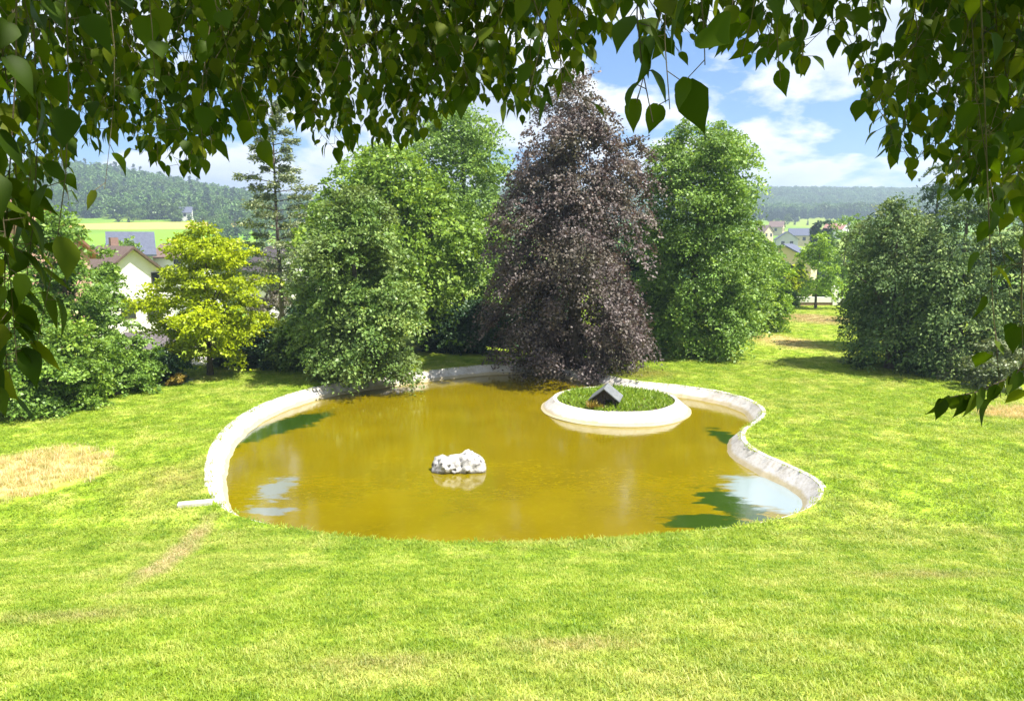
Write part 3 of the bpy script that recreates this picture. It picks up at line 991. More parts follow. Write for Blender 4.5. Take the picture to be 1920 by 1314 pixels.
# ------------------------------------------------------------------ houses
def house(name, label, xy, z, rz, w, d, eave, rise, wall, roof, windows=(), over=0.45, chimney=None, door=None, balconies=()):
    """gabled house, ridge along local y; windows: (side, u, zc, width, height) with side f(ront gable)/l/r"""
    root = empty(name, (xy[0], xy[1], z), rz)
    prop(root, label, 'house')
    a, b = w / 2, d / 2
    v = [(-a, -b, -1), (a, -b, -1), (a, b, -1), (-a, b, -1), (-a, -b, eave), (a, -b, eave), (a, b, eave), (-a, b, eave), (0, -b, eave + rise), (0, b, eave + rise)]
    f = [(0, 1, 5, 8, 4), (2, 3, 7, 9, 6), (1, 2, 6, 5), (3, 0, 4, 7)]
    pyobj('wall', v, f, wall, root)
    sl = rise / a
    for s in (-1, 1):
        t = 0.16
        e = a + over
        ze = eave - sl * over
        up = t * math.sqrt(1 + sl * sl)
        v = [(0, -b - over, eave + rise + 0.02), (s * e, -b - over, ze + 0.02), (s * e, b + over, ze + 0.02), (0, b + over, eave + rise + 0.02)]
        v += [(p[0], p[1], p[2] + up) for p in v]
        pyobj('roof_slope', v, [(0, 3, 2, 1), (4, 5, 6, 7), (0, 1, 5, 4), (1, 2, 6, 5), (2, 3, 7, 6), (3, 0, 4, 7)], roof, root)
    for (side, u, zc, ww, hh) in windows:
        if side == 'f':
            T = lambda p, q, r: (u + p, -b - q, zc + r)
        elif side == 'l':
            T = lambda p, q, r: (-a - q, u - p, zc + r)
        else:
            T = lambda p, q, r: (a + q, u + p, zc + r)

        def bx(p0, p1, q0, q1, r0, r1):
            return [T(p0, q0, r0), T(p1, q0, r0), T(p1, q1, r0), T(p0, q1, r0), T(p0, q0, r1), T(p1, q0, r1), T(p1, q1, r1), T(p0, q1, r1)]
        FB = [(0, 3, 2, 1), (4, 5, 6, 7), (0, 1, 5, 4), (1, 2, 6, 5), (2, 3, 7, 6), (3, 0, 4, 7)]
        wn = MB()
        for q_ in ((-ww / 2 - .07, -ww / 2, -hh / 2, hh / 2), (ww / 2, ww / 2 + .07, -hh / 2, hh / 2), (-ww / 2 - .07, ww / 2 + .07, hh / 2, hh / 2 + .07), (-ww / 2 - .1, ww / 2 + .1, -hh / 2 - .09, -hh / 2)):
            wn.add(bx(q_[0], q_[1], 0.003, 0.07, q_[2], q_[3]), FB)
        wo_ = wn.build('window', M['darkwood'], root)
        MB().add(bx(-ww / 2, ww / 2, 0.002, 0.02, -hh / 2, hh / 2), FB).build('pane', M['glass'], wo_)
    if chimney:
        cx, cy = chimney
        MB().box(cx - .3, cx + .3, cy - .3, cy + .3, eave + rise * 0.4, eave + rise + 0.9).build('chimney', M['brick'], root)
    for (z0, u0, u1) in balconies:
        bal = MB().box(u0, u1, -b - 1.2, -b - 0.003, z0, z0 + 0.16).build('balcony', wall, root)
        MB().box(u0, u1, -b - 1.22, -b - 1.14, z0 + 0.17, z0 + 1.05).build('railing', M['darkwood'], bal)
    return root


th = R(43)
nrm = np.array([math.sin(th), -math.cos(th)])
gc = at_y(250, 500, 58.0)[:2]
hc = gc - nrm * 4.5
zg = float(ground_z(hc[0], hc[1]))
house('white_house', 'white gabled house with brown roof behind the golden maple', hc, zg, th, 5.7, 9.0, 2.85 - zg, 2.45, M['render'], M['brownroof'],
      [('f', 1.55, 3.0 - zg, 0.45, 0.75), ('f', -0.6, 0.6 - zg, 0.9, 1.2), ('f', 1.3, 0.4 - zg, 0.9, 1.2)], over=0.55, chimney=(0.6, 2.5))
# shed with a weathered roof below it
q = at_y(272, 640, 40.0)
zs = float(ground_z(q[0], 40.0))
house('shed', 'low brick shed with weathered dark roof between hedge and golden maple', (q[0] + 0.1, 41.5), zs, R(120), 2.6, 3.0, 0.0 - zs, 0.75, M['brick'], M['mauveroof'], [], over=0.3)
q = at_y(232, 440, 88.0)
zs = float(ground_z(q[0], 90.0))
house('slate_roofed_house', 'grey house with blue slate roof behind the white house', (q[0] - 2.3, 94.0), zs, R(117), 5.2, 4.6, 4.4 - zs, 2.4, M['greywall'], M['slate'], [('f', 0, 3.0 - zs, 1.0, 1.3), ('l', -2, 2.2 - zs, 1, 1.2)])
q = at_y(40, 400, 44.0)
zs = float(ground_z(q[0], 44.0))
house('red_house', 'reddish house with red tiled roof at the far left edge', (q[0] - 3.4, 46.0), zs, R(65), 6.5, 9.0, 5.2 - zs, 3.0, M['pinkwall'], M['redroof'], [('f', 1.0, 3.6 - zs, 0.9, 1.2), ('l', 0, 3.4 - zs, 0.9, 1.2)])
q = at_y(335, 470, 95.0)
zs = float(ground_z(q[0], 97.0))
house('low_house', 'low house with brown roof beyond the white house', (q[0], 98.0), zs, R(80), 5.0, 7.0, 3.9 - zs, 1.5, M['render'], M['brownroof'], [('l', 0, 3.0 - zs, 1.0, 0.9)])
q = at_y(512, 520, 64.0)
zs = float(ground_z(q[0], 66.0))
house('pale_house', 'pale house glimpsed between the golden maple and the conifer', (q[0] - 0.2, 67.0), zs, R(35), 4.6, 7.0, 3.4 - zs, 1.8, M['render'], M['mauveroof'], [('f', -0.9, 1.9 - zs, 0.8, 1.1)])
q = at_y(1488, 520, 96.0)
zs = float(ground_z(q[0], 98.0))
house('cream_house', 'cream house with balconies beyond the end of the lawn', (q[0] + 0.5, 100.0), zs, R(-28), 7.0, 8.0, 3.4 - zs, 1.9, M['cream'], M['slate'],
      [('f', -1.7, 2.0 - zs, 1.2, 1.5), ('f', 1.5, 2.0 - zs, 1.2, 1.5), ('f', -1.7, -1.0 - zs, 1.2, 1.5), ('f', 1.5, -1.0 - zs, 1.2, 1.5)], balconies=((0.4 - zs, -3.0, 3.0), (-2.5 - zs, -3.0, 3.0)))
VIL = [(1468, 300, 12, 8, -15, 'greywall', 'slate', 'grey-roofed village house on the slope left of the conifers'),
       (1500, 330, 12, 7, 75, 'cream', 'slate', 'long cream village house with slate roof below the ridge'),
       (1425, 360, 7, 6, 30, 'cream', 'brownroof', 'cream village house with brown roof low on the ridge'),
       (1450, 410, 7, 6, 60, 'cream', 'brownroof', 'small cream village house standing highest on the far slope'),
       (1415, 260, 8, 8, 10, 'render', 'brownroof', 'white village house behind the bright green tree'),
       (1560, 380, 10, 8, 40, 'render', 'redroof', 'white village house hidden behind the conifers'),
       (358, 424, 7, 5, 100, 'render', 'slate', 'small pale barn at the right end of the straw field')]
for (px, Y, d_, w_, rz, wl, rf, lab) in VIL:
    x = (px - 960) / F * Y
    zz_ = float(ground_z(x, Y))
    vh = house('village_house', lab, (x, Y), zz_, R(rz), w_, d_, 4.6, 2.8, M[wl], M[rf], [('f', -1.6, 3.0, 1.1, 1.4), ('f', 1.6, 3.0, 1.1, 1.4), ('l', 0, 3.0, 1.2, 1.4), ('r', 0, 3.0, 1.2, 1.4)])
    vh['group'] = 'far village houses'

# low white wall at the end of the lawn with its pier
q = at_y(1500, 580, 63.0)
q2 = at_y(1552, 580, 63.0)
zw = float(ground_z(q[0], 63.0))
lw = empty('garden_wall', ((q[0] + q2[0]) / 2, 63.0, zw))
prop(lw, 'low white wall across the far end of the lawn', 'wall')
hw = (q2[0] - q[0]) / 2 + 1.2
MB().box(-hw, hw, -0.12, 0.12, -0.2, 0.28).build('plinth', M['brick'], lw)
MB().box(-hw, hw, -0.16, 0.16, 0.283, 0.72).build('wall_panel', M['render'], lw)
MB().box(hw - 0.9, hw - 0.45, -0.22, 0.22, -0.2, 1.7).build('pier', M['render'], lw)

# gravel path behind the golden maple with a dark post
g0 = on_z(300, 700, 0.5); g1 = on_z(395, 692, 0.5)
gp_ = []
pathf = []
for i in range(9):
    t = i / 8
    x = g0[0] - 1.2 + (g1[0] - g0[0] + 1.6) * t
    y0 = 32.0 + 0.3 * math.sin(3 * t); y1 = y0 + 2.3
    for yy in (y0, y1):
        gp_.append((x, yy, float(ground_z(x, yy)) + 0.03))
for i in range(8):
    pathf.append((2 * i, 2 * i + 2, 2 * i + 3, 2 * i + 1))
gpo = pyobj('gravel_path', gp_, pathf, M['gravel'])
prop(gpo, kind='structure')
q = at_y(358, 700, 33.0)
zp = float(ground_z(q[0], 33.0))
post = empty('path_post', (q[0], 33.0, zp))
prop(post, 'thin dark post standing on the gravel path left of the golden maple', 'post')
MB().box(-.05, .05, -.05, .05, -0.1, 0.95).build('shaft', M['metal'], post)
MB().box(-.07, .07, -.07, .07, 0.953, 1.0).build('cap', M['metal'], post)

# ------------------------------------------------------------------ rock in the pond
q = on_z(858, 884, WATER)
from mathutils import noise as mnoise
bpy.ops.mesh.primitive_ico_sphere_add(subdivisions=5, radius=1.0)
rk = bpy.context.active_object
rk.name = 'pond_rock'; rk.data.name = 'pond_rock'
lumps = [((0.28, 0.05, 0.15), (0.44, 0.36, 0.36)), ((-0.32, -0.02, 0.12), (0.36, 0.30, 0.30)), ((-0.04, 0.05, 0.14), (0.42, 0.36, 0.28)),
         ((-0.50, -0.06, 0.05), (0.20, 0.2, 0.22)), ((-0.36, 0.0, 0.33), (0.10, 0.10, 0.12)), ((0.52, 0.0, 0.10), (0.20, 0.24, 0.30))]
for vv in rk.data.vertices:
    d = vv.co.normalized()
    best = 0.05
    for c, r_ in lumps:
        # support of an ellipsoid along d from the rock's centre
        oc = Vector((-c[0] / r_[0], -c[1] / r_[1], (0.08 - c[2]) / r_[2]))
        dd = Vector((d.x / r_[0], d.y / r_[1], d.z / r_[2]))
        A_, B_, C_ = dd.dot(dd), 2 * oc.dot(dd), oc.dot(oc) - 1
        D_ = B_ * B_ - 4 * A_ * C_
        if D_ > 0:
            best = max(best, (-B_ + math.sqrt(D_)) / (2 * A_))
    p = d * best
    n_ = mnoise.fractal(p * 4.0, 1.0, 2.0, 4)
    pit = max(0.0, 0.36 - mnoise.voronoi(p * 6.5)[0][0]) * 0.62
    p = p + d * (n_ * 0.085 - pit)
    vv.co = p + Vector((0, 0, 0.08))
for p_ in rk.data.polygons: p_.use_smooth = True
rk.location = (q[0], q[1] + 0.1, WATER - 0.02)
m, t, out = newmat('pale_limestone')
oc_ = t.nodes.new('ShaderNodeTexCoord').outputs['Object']
vn = t.nodes.new('ShaderNodeTexVoronoi')
vn.inputs['Scale'].default_value = 6.5
t.links.new(oc_, vn.inputs['Vector'])
c = ramp(t, noise(t, oc_, 5.0, 6, 0.65), [(0.38, (0.16, 0.15, 0.15)), (0.48, (0.40, 0.39, 0.38)), (0.7, (0.56, 0.55, 0.53))])
c = mixc(t, ramp(t, vn.outputs['Distance'], [(0.16, (0.95, 0.95, 0.95)), (0.30, (0, 0, 0))]), c, (0.05, 0.048, 0.052))
sp_ = t.nodes.new('ShaderNodeSeparateXYZ'); t.links.new(oc_, sp_.inputs[0])
wet = mth(t, 'SUBTRACT', 1.0, mth(t, 'DIVIDE', mth(t, 'SUBTRACT', sp_.outputs[2], 0.025), 0.05, clamp=True), clamp=True)
c = mixc(t, wet, c, (0.07, 0.06, 0.04))
p = t.nodes.new('ShaderNodeBsdfPrincipled')
p.inputs['Roughness'].default_value = 0.85
t.links.new(c, p.inputs['Base Color'])
b = t.nodes.new('ShaderNodeBump'); b.inputs['Strength'].default_value = 0.6; b.inputs['Distance'].default_value = 0.03
t.links.new(noise(t, oc_, 18, 5, 0.7), b.inputs['Height']); t.links.new(b.outputs[0], p.inputs['Normal'])
t.links.new(p.outputs[0], out.inputs[0])
rk.data.materials.append(m)
prop(rk, 'pale pitted rock rising from the middle of the pond', 'rock')

# ------------------------------------------------------------------ duck house on the island
q = on_z(1138, 757, 0.6)
dh = empty('duck_house', (q[0], q[1] + 0.3, 0.565), R(-15))
dh.scale = (0.88, 0.88, 0.86)
prop(dh, 'small dark wooden duck house with grey pitched roof on the island', 'duck house')
a, b, e, r_ = 0.42, 0.48, 0.30, 0.34
v = [(-a, -b, 0), (a, -b, 0), (a, b, 0), (-a, b, 0), (-a, -b, e), (a, -b, e), (a, b, e), (-a, b, e), (0, -b, e + r_), (0, b, e + r_)]
# front gable as boards with an entrance hole
bw = 2 * a / 7
for i in range(7):
    x0, x1 = -a + i * bw + 0.006, -a + (i + 1) * bw - 0.006
    zt = lambda x: e + r_ * (1 - abs(x) / a)
    lo = 0.0
    if i in (4, 5): lo = 0.24
    MB().add([(x0, -b, lo), (x1, -b, lo), (x1, -b, zt(x1)), (x0, -b, zt(x0)), (x0, -b + .02, lo), (x1, -b + .02, lo), (x1, -b + .02, zt(x1)), (x0, -b + .02, zt(x0))],
             [(0, 1, 2, 3), (4, 7, 6, 5), (0, 4, 5, 1), (1, 5, 6, 2), (2, 6, 7, 3), (3, 7, 4, 0)]).build('board', M['darkwood'], dh)
pyobj('side_wall', [v[1], v[2], v[6], v[5]], [(0, 1, 2, 3)], M['darkwood'], dh)
pyobj('side_wall', [v[3], v[0], v[4], v[7]], [(0, 1, 2, 3)], M['darkwood'], dh)
pyobj('back_wall', [v[2], v[3], v[7], v[9], v[6]], [(0, 1, 2, 3, 4)], M['darkwood'], dh)
MB().box(-a - .04, a + .04, -b - .16, b + .03, -0.08, -0.003).build('floor_board', M['darkwood'], dh)
for s in (-1, 1):
    sl = r_ / a
    ov = 0.17
    vv = [(0, -b - .14, e + r_ + .01), (s * (a + ov), -b - .14, e - sl * ov + .01), (s * (a + ov), b + .1, e - sl * ov + .01), (0, b + .1, e + r_ + .01)]
    vv += [(p[0], p[1], p[2] + .045) for p in vv]
    pyobj('roof_slope', vv, [(0, 3, 2, 1), (4, 5, 6, 7), (0, 1, 5, 4), (1, 2, 6, 5), (2, 3, 7, 6), (3, 0, 4, 7)], M['silverwood'], dh)

# drain slab beside the basin
q0 = on_z(333, 946, 0.55); q1 = on_z(398, 940, 0.55)
mid = (q0 + q1) / 2
L_ = float(np.hypot(*(q1 - q0)[:2]))
slab = MB().box(-L_ / 2, L_ / 2, -0.10, 0.10, -0.05, 0.06).build('concrete_slab', M['concrete'])
slab.location = (mid[0], mid[1], float(ground_z(mid[0], mid[1])) + 0.02)
slab.rotation_euler = (0, 0, math.atan2(q1[1] - q0[1], q1[0] - q0[0]))
bv = slab.modifiers.new('bevel', 'BEVEL'); bv.width = 0.015; bv.segments = 2
prop(slab, 'narrow white concrete slab in the grass left of the pond wall', 'slab')


# ------------------------------------------------------------------ scattering (what nobody could count)
def scatter(name, pts, scl, rotz, sources, mat=None, tilt=None):
    """one object whose geometry nodes put a copy of one of the source meshes on every point"""
    n = len(pts)
    me = bpy.data.meshes.new(name)
    me.vertices.add(n)
    me.vertices.foreach_set('co', np.ascontiguousarray(pts, dtype=np.float32).ravel())
    a = me.attributes.new('scl', 'FLOAT', 'POINT'); a.data.foreach_set('value', np.ascontiguousarray(scl, dtype=np.float32))
    rot = np.zeros((n, 3), np.float32); rot[:, 2] = rotz
    if tilt is not None: rot[:, :2] = tilt
    a = me.attributes.new('rot', 'FLOAT_VECTOR', 'POINT'); a.data.foreach_set('vector', rot.ravel())
    a = me.attributes.new('pick', 'INT', 'POINT'); a.data.foreach_set('value', rng.integers(0, len(sources), n).astype(np.int32))
    o = link(name, me)
    if mat: me.materials.append(mat)
    col = bpy.data.collections.new(name + '_source')
    for s_ in sources: col.objects.link(s_)
    g = bpy.data.node_groups.new(name, 'GeometryNodeTree')
    g.interface.new_socket('Geometry', in_out='INPUT', socket_type='NodeSocketGeometry')
    g.interface.new_socket('Geometry', in_out='OUTPUT', socket_type='NodeSocketGeometry')
    gi = g.nodes.new('NodeGroupInput'); go = g.nodes.new('NodeGroupOutput')
    ip_ = g.nodes.new('GeometryNodeInstanceOnPoints')
    ci = g.nodes.new('GeometryNodeCollectionInfo')
    ci.inputs['Collection'].default_value = col
    ci.inputs['Separate Children'].default_value = True
    ci.inputs['Reset Children'].default_value = True
    def na(nm, dt):
        x = g.nodes.new('GeometryNodeInputNamedAttribute'); x.data_type = dt; x.inputs['Name'].default_value = nm
        return [s_ for s_ in x.outputs if s_.enabled and s_.name == 'Attribute'][0]
    g.links.new(gi.outputs[0], ip_.inputs['Points'])
    g.links.new(ci.outputs[0], ip_.inputs['Instance'])
    ip_.inputs['Pick Instance'].default_value = True
    g.links.new(na('pick', 'INT'), ip_.inputs['Instance Index'])
    g.links.new(na('rot', 'FLOAT_VECTOR'), ip_.inputs['Rotation'])
    g.links.new(na('scl', 'FLOAT'), ip_.inputs['Scale'])
    g.links.new(ip_.outputs[0], go.inputs[0])
    md = o.modifiers.new('scatter', 'NODES')
    md.node_group = g
    prop(o, kind='stuff')
    return o


def tuft_mesh(name, nblade, rad, hmin, hmax, w, mat, lean=0.5):
    V, Fq = [], []
    for i in range(nblade):
        a, r_ = random.uniform(0, 6.283), rad * math.sqrt(random.random())
        b = np.array([r_ * math.cos(a), r_ * math.sin(a), -0.01])
        h = random.uniform(hmin, hmax)
        la = random.uniform(0, 6.283); l = random.uniform(0.1, lean) * h
        d = np.array([math.cos(la), math.sin(la), 0])
        sd_ = np.array([-d[1], d[0], 0]) * w
        m = b + d * l * 0.35 + np.array([0, 0, h * 0.6])
        tip = b + d * l + np.array([0, 0, h])
        k = len(V)
        V += [b - sd_, b + sd_, m + sd_ * 0.8, m - sd_ * 0.8, tip + sd_ * 0.15, tip - sd_ * 0.15]
        Fq += [(k, k + 1, k + 2, k + 3), (k + 3, k + 2, k + 4, k + 5)]
    return bpy.data.objects.new(name, fast_mesh(name, np.array(V), np.array(Fq), mat))


def in_view(P, margin=0.08):
    c, s = math.cos(PITCH), math.sin(PITCH)
    d = P - CAM
    dep = d[:, 1] * c - d[:, 2] * s
    upv = d[:, 1] * s + d[:, 2] * c
    u = d[:, 0] / np.maximum(dep, 0.1) * F / 960
    return (dep > 0.5) & (np.abs(u) < 1 + margin) & (np.abs(upv / np.maximum(dep, .1)) * F / 657 < 1 + margin)


def lawn_points(n, x0, x1, y0, y1, step_margin=0.08):
    p = np.c_[rng.uniform(x0, x1, n), rng.uniform(y0, y1, n)]
    p = p[~inside(p, outer - inward * 0.0)]
    P = np.c_[p, ground_z(p[:, 0], p[:, 1])]
    return P[in_view(P, 0.18)]


def e_in(P, c, rx, ry, rot=0.0):
    dx, dy = P[:, 0] - c[0], P[:, 1] - c[1]
    u = (dx * math.cos(rot) + dy * math.sin(rot)) / rx
    v_ = (-dx * math.sin(rot) + dy * math.cos(rot)) / ry
    an = np.arctan2(v_, u)
    return np.hypot(u, v_) * (1 + 0.12 * np.sin(3 * an + 1) + 0.08 * np.sin(7 * an))


short = [tuft_mesh('grass_tuft', 34, 0.10, 0.014, 0.038, 0.0042, M['grass'], 1.8) for _ in range(5)]
coarse = [tuft_mesh('grass_clump', 26, 0.18, 0.025, 0.065, 0.0075, M['grass'], 2.0) for _ in range(4)]
strawt = [tuft_mesh('straw_tuft', 26, 0.14, 0.06, 0.19, 0.0050, M['straw'], 1.3) for _ in range(4)]

Pn = lawn_points(62000, -10.5, 10.5, 4.2, 13.5)
Pm = np.vstack([lawn_points(60000, -17, 18, 12.0, 34), lawn_points(30000, 4, 34, 34, 64)])
Pm = Pm[e_in(Pm, P_STRAW_L, 1.9, 2.0, 0.12) > 1.0]
P0 = np.vstack([Pn])
gr = scatter('lawn_grass', P0, rng.uniform(0.65, 1.25, len(P0)), rng.uniform(0, 6.28, len(P0)), short, M['grass'])
prop(gr, 'short mown green grass on the bank in the foreground', 'grass')
gr2 = scatter('lawn_grass', Pm, rng.uniform(0.6, 1.2, len(Pm)), rng.uniform(0, 6.28, len(Pm)), coarse, M['grass'])
prop(gr2, 'mown green grass of the level lawn round the pond', 'grass')
# longer, sun-bleached grass left standing
for (c_, rx, ry, n_, lab) in ((P_STRAW_L, 2.0, 2.1, 1500, 'patch of tall straw-coloured dry grass on the left lawn'), (P_STRAW_R, 1.6, 1.0, 500, 'patch of straw-coloured dry grass at the right picture edge')):
    p = np.c_[c_[0] + rng.uniform(-1.3 * rx, 1.3 * rx, n_), c_[1] + rng.uniform(-1.3 * ry, 1.3 * ry, n_)]
    e_ = e_in(p, c_, rx, ry, 0.12)
    p = p[e_ < 1 - 0.25 * rng.random(len(p))]
    dg = scatter('dry_grass', np.c_[p, ground_z(p[:, 0], p[:, 1])], rng.uniform(0.5, 1.1, len(p)), rng.uniform(0, 6.28, len(p)), strawt, M['straw'])
    prop(dg, lab, 'grass')
# grass and weeds on the island (a part of it)
LV, LF, nb = [], [], 0
n_ = 7000
a = rng.uniform(0, 6.283, n_); r_ = 2.0 * np.sqrt(rng.random(n_))
P = np.c_[r_ * np.cos(a), r_ * np.sin(a), 0.62 - 0.04 * r_ ** 2 - 0.02]
A = np.c_[rng.normal(0, 0.95, (n_, 2)), np.ones(n_)]
L = rng.uniform(0.10, 0.26, n_) * (0.7 + 0.5 * np.sin(3 * a + r_ * 2) ** 2)
v, f = leaf_quads(P, A, rng.standard_normal((n_, 3)) * 0.5 + (0.3, -0.1, 1), L, np.full(n_, 0.018))
ig = link('grass', fast_mesh('grass', v, f, leafmat('island_grass', (0.12, 0.22, 0.012), (0.20, 0.32, 0.018), (0.30, 0.40, 0.05), 0.42), False, rng.random(n_)), isl)
prop(ig, kind='stuff')
# brown withered plant beside the duck house and a thin stake behind it
q = on_z(1108, 765, 0.55)
wp = empty('withered_plant', (q[0], q[1] + 0.1, 0.52))
prop(wp, 'withered brown plant on the island left of the duck house', 'plant')
n_ = 160
P = rng.normal(0, 0.10, (n_, 3)) * (1, 0.8, 0.1)
A = np.c_[rng.normal(0, 0.7, (n_, 2)), np.ones(n_)]
L = rng.uniform(0.12, 0.34, n_)
v, f = leaf_quads(np.abs(P) * (1, 1, 0) + P * (1, 1, 0), A, rng.standard_normal((n_, 3)), L, np.full(n_, 0.016))
link('stalks', fast_mesh('stalks', v, f, LM['rust'], False, rng.random(n_)), wp)['kind'] = 'stuff'

# wooded hills: one mass of trees on each
def forest_tree(name, conifer, mat):
    if conifer:
        n = 46; t = rng.random(n)
        a = rng.uniform(0, 6.28, n); r = (1 - t) * 2.2 + 0.2
        C = np.c_[r * 0.6 * np.cos(a), r * 0.6 * np.sin(a), 0.8 + t * 13]
        v, f, ti = boughs_to_leaves(C, norm(np.c_[np.cos(a), np.sin(a), -0.2 + 0 * a]), 0.45 + 0.75 * (1 - t), 16, 0.95, 0.5, 0.5, 0.3)
    else:
        C, O, t = crown_points(34, 11, 2.0, 3.6, PROF_ROUND, 0.2, 0.5, int(rng.integers(1e6)))
        v, f, ti = boughs_to_leaves(C, O, rng.uniform(1.1, 2.0, len(C)), 24, 1.15, 0.65, 0.4)
    tv = np.array([[-.2, -.2, -1], [.2, -.2, -1], [0, .25, -1], [0, 0, 9.0]])
    k = len(v)
    v = np.vstack([v, tv])
    f = np.vstack([f, [[k, k + 1, k + 3, k + 3]], [[k + 1, k + 2, k + 3, k + 3]]])[:-2]
    return bpy.data.objects.new(name, fast_mesh(name, v, f, mat, False, ti))


LM['fconifer'] = leafmat('forest_needle', (0.024, 0.055, 0.028), (0.042, 0.085, 0.040), (0.075, 0.125, 0.055), 0.1)
ft = [forest_tree('forest_tree', False, LM['forest']) for _ in range(4)] + [forest_tree('forest_conifer', True, LM['fconifer']) for _ in range(1)]


def forest(name, lab, n, x0, x1, y0, y1, keep, s0, s1, src):
    p = np.c_[rng.uniform(x0, x1, n), rng.uniform(y0, y1, n)]
    p = p[keep(p[:, 0], p[:, 1])]
    P = np.c_[p, ground_z(p[:, 0], p[:, 1]) - 0.5]
    o = scatter(name, P, rng.uniform(s0, s1, len(P)), rng.uniform(0, 6.28, len(P)), src)
    prop(o, lab, 'forest')


nz = lambda x, y: np.sin(x * 0.021 + 1.3) * np.sin(y * 0.017) + 0.5 * np.sin(x * 0.05 + y * 0.03)
forest('hill_forest', 'mixed forest covering the hill on the left', 8000, -900, -100, 405, 1000,
       lambda x, y: (np.abs((x + 430)) < 900) & (y > 425 + 12 * nz(x, y)) & (x < -0.2 * y) & (x > -0.85 * y), 0.6, 1.15, ft)
forest('ridge_forest', 'blue-green forest on the long ridge across the valley', 15000, -150, 1150, 640, 1500,
       lambda x, y: (y > 690 + 30 * nz(x, y)) & (x > -0.12 * y) & (x < 0.8 * y), 0.8, 1.25, ft[:4])
con_src = [forest_tree('valley_conifer', True, LM['fconifer']) for _ in range(3)]
forest('conifer_stand', 'dark conifer stand along the foot of the ridge', 2600, 60, 800, 560, 700, lambda x, y: (y > 600 + 25 * nz(x * 1.7, y)) & (x < 0.8 * y), 0.35, 0.7, con_src)
forest('valley_trees', 'scattered trees and hedges across the valley floor', 4200, -330, 420, 150, 600,
       lambda x, y: ((nz(x, y * 1.4) > 0.0) | (x > -0.40 * y) & (x < 0)) & (np.abs(x) < 0.8 * y) & ~((x < -0.42 * y) & (y > 285) & (y < 410) & (x > -0.60 * y)) & ~((x > 60) & (nz(x, y) < 0.3)), 0.35, 0.75, ft)

# ------------------------------------------------------------------ birch overhead, its twigs hang into the picture
bx_, by_ = -2.6, -2.4
bz_ = float(ground_z(bx_, by_))
birch = empty('birch_tree', (bx_, by_, bz_))
prop(birch, 'birch overhead whose leafy twigs hang into the top of the picture', 'tree')
BO = np.array([bx_, by_, bz_])


def loc(p):
    return np.asarray(p, float) - BO


trk = MB().tube([loc(BO + (0, 0, -0.3)), loc(BO + (0.05, 0.02, 1.5)), loc(BO + (0.15, 0.1, 3.2)), loc(BO + (0.25, 0.2, 5.5)), loc(BO + (0.3, 0.3, 7.5))], [0.24, 0.19, 0.16, 0.11, 0.03], 12).build('trunk', M['birch'], birch, True)
for (pts, r0) in (
        ([(-2.4, -2.2, 7.2), (-2.0, -0.6, 8.0), (-1.8, 1.2, 8.1), (-2.2, 3.0, 7.75)], 0.07),
        ([(-2.4, -2.2, 7.4), (-1.0, -0.4, 8.2), (-0.2, 1.4, 8.1), (0.2, 2.8, 7.8)], 0.07),
        ([(-2.4, -2.2, 7.0), (0.0, -1.0, 8.0), (1.6, 0.8, 8.0), (2.1, 2.4, 7.7)], 0.07),
        ([(-2.4, -2.2, 6.8), (-3.0, -0.8, 7.4), (-2.6, 0.6, 7.5), (-1.7, 1.4, 7.3)], 0.05),
        ([(-2.4, -2.2, 7.3), (0.2, -1.4, 7.9), (2.2, -0.2, 7.8), (2.8, 1.6, 7.4)], 0.06)):
    MB().tube([loc(p) for p in pts], [r0, r0 * .75, r0 * .5, 0.012], 7).build('limb', M['birch'], birch, True)

# heart-shaped, toothed birch leaf with a folded midrib
STN = [(0.0, 0.02), (0.03, 0.22), (0.12, 0.36), (0.26, 0.43), (0.42, 0.40), (0.58, 0.30), (0.74, 0.17), (0.88, 0.065), (1.0, 0.0)]


def leaf_template(seed):
    r = random.Random(seed)
    fold, curl, tw = r.uniform(0.05, 0.40), r.uniform(-0.30, 0.38), r.uniform(-0.4, 0.4)
    wd = r.uniform(0.74, 1.06)
    V, Fq = [], []
    for (u, w) in STN:
        jl, jr = 1 + r.uniform(-.06, .06), 1 + r.uniform(-.06, .06)
        zc = -curl * u * u
        dn = -0.05 if u < 0.05 else 0.0
        for (s, j) in ((-1, jl), (0, 1), (1, jr)):
            x = s * w * j * 0.92 * wd
            V.append((x, u + (dn if s else 0), zc + abs(x) * fold + x * tw * u))
    for i in range(len(STN) - 1):
        k = 3 * i
        Fq += [(k, k + 1, k + 4, k + 3), (k + 1, k + 2, k + 5, k + 4)]
    return np.array(V), np.array(Fq)


TEMPL = [leaf_template(i) for i in range(12)]
# lower limit of the hanging foliage across the view (photo columns), and how far off the twigs hang
BX = [-150, 30, 95, 130, 200, 260, 330, 400, 450, 480, 515, 560, 620, 700, 790, 840, 900, 960, 1020, 1075, 1095, 1120, 1150, 1185, 1230, 1300, 1345, 1390, 1450, 1520, 1540, 1580, 1625, 1650, 1690, 1760, 1830, 1880, 2050]
BY = [420, 420, 380, 330, 250, 300, 330, 295, 250, 290, 200, 215, 290, 285, 270, 215, 200, 220, 205, 160, 40, 10, 30, 120, 120, 120, 90, 115, 125, 150, 20, 0, 40, 230, 300, 350, 390, 410, 430]
DX = [-150, 400, 900, 1150, 1300, 1560, 1700, 2050]
DY = [1.9, 2.3, 2.2, 1.75, 1.7, 1.9, 2.1, 2.0]
rb = np.random.default_rng(19)
TW = MB()
LP, LA, LN, LS = [], [], [], []


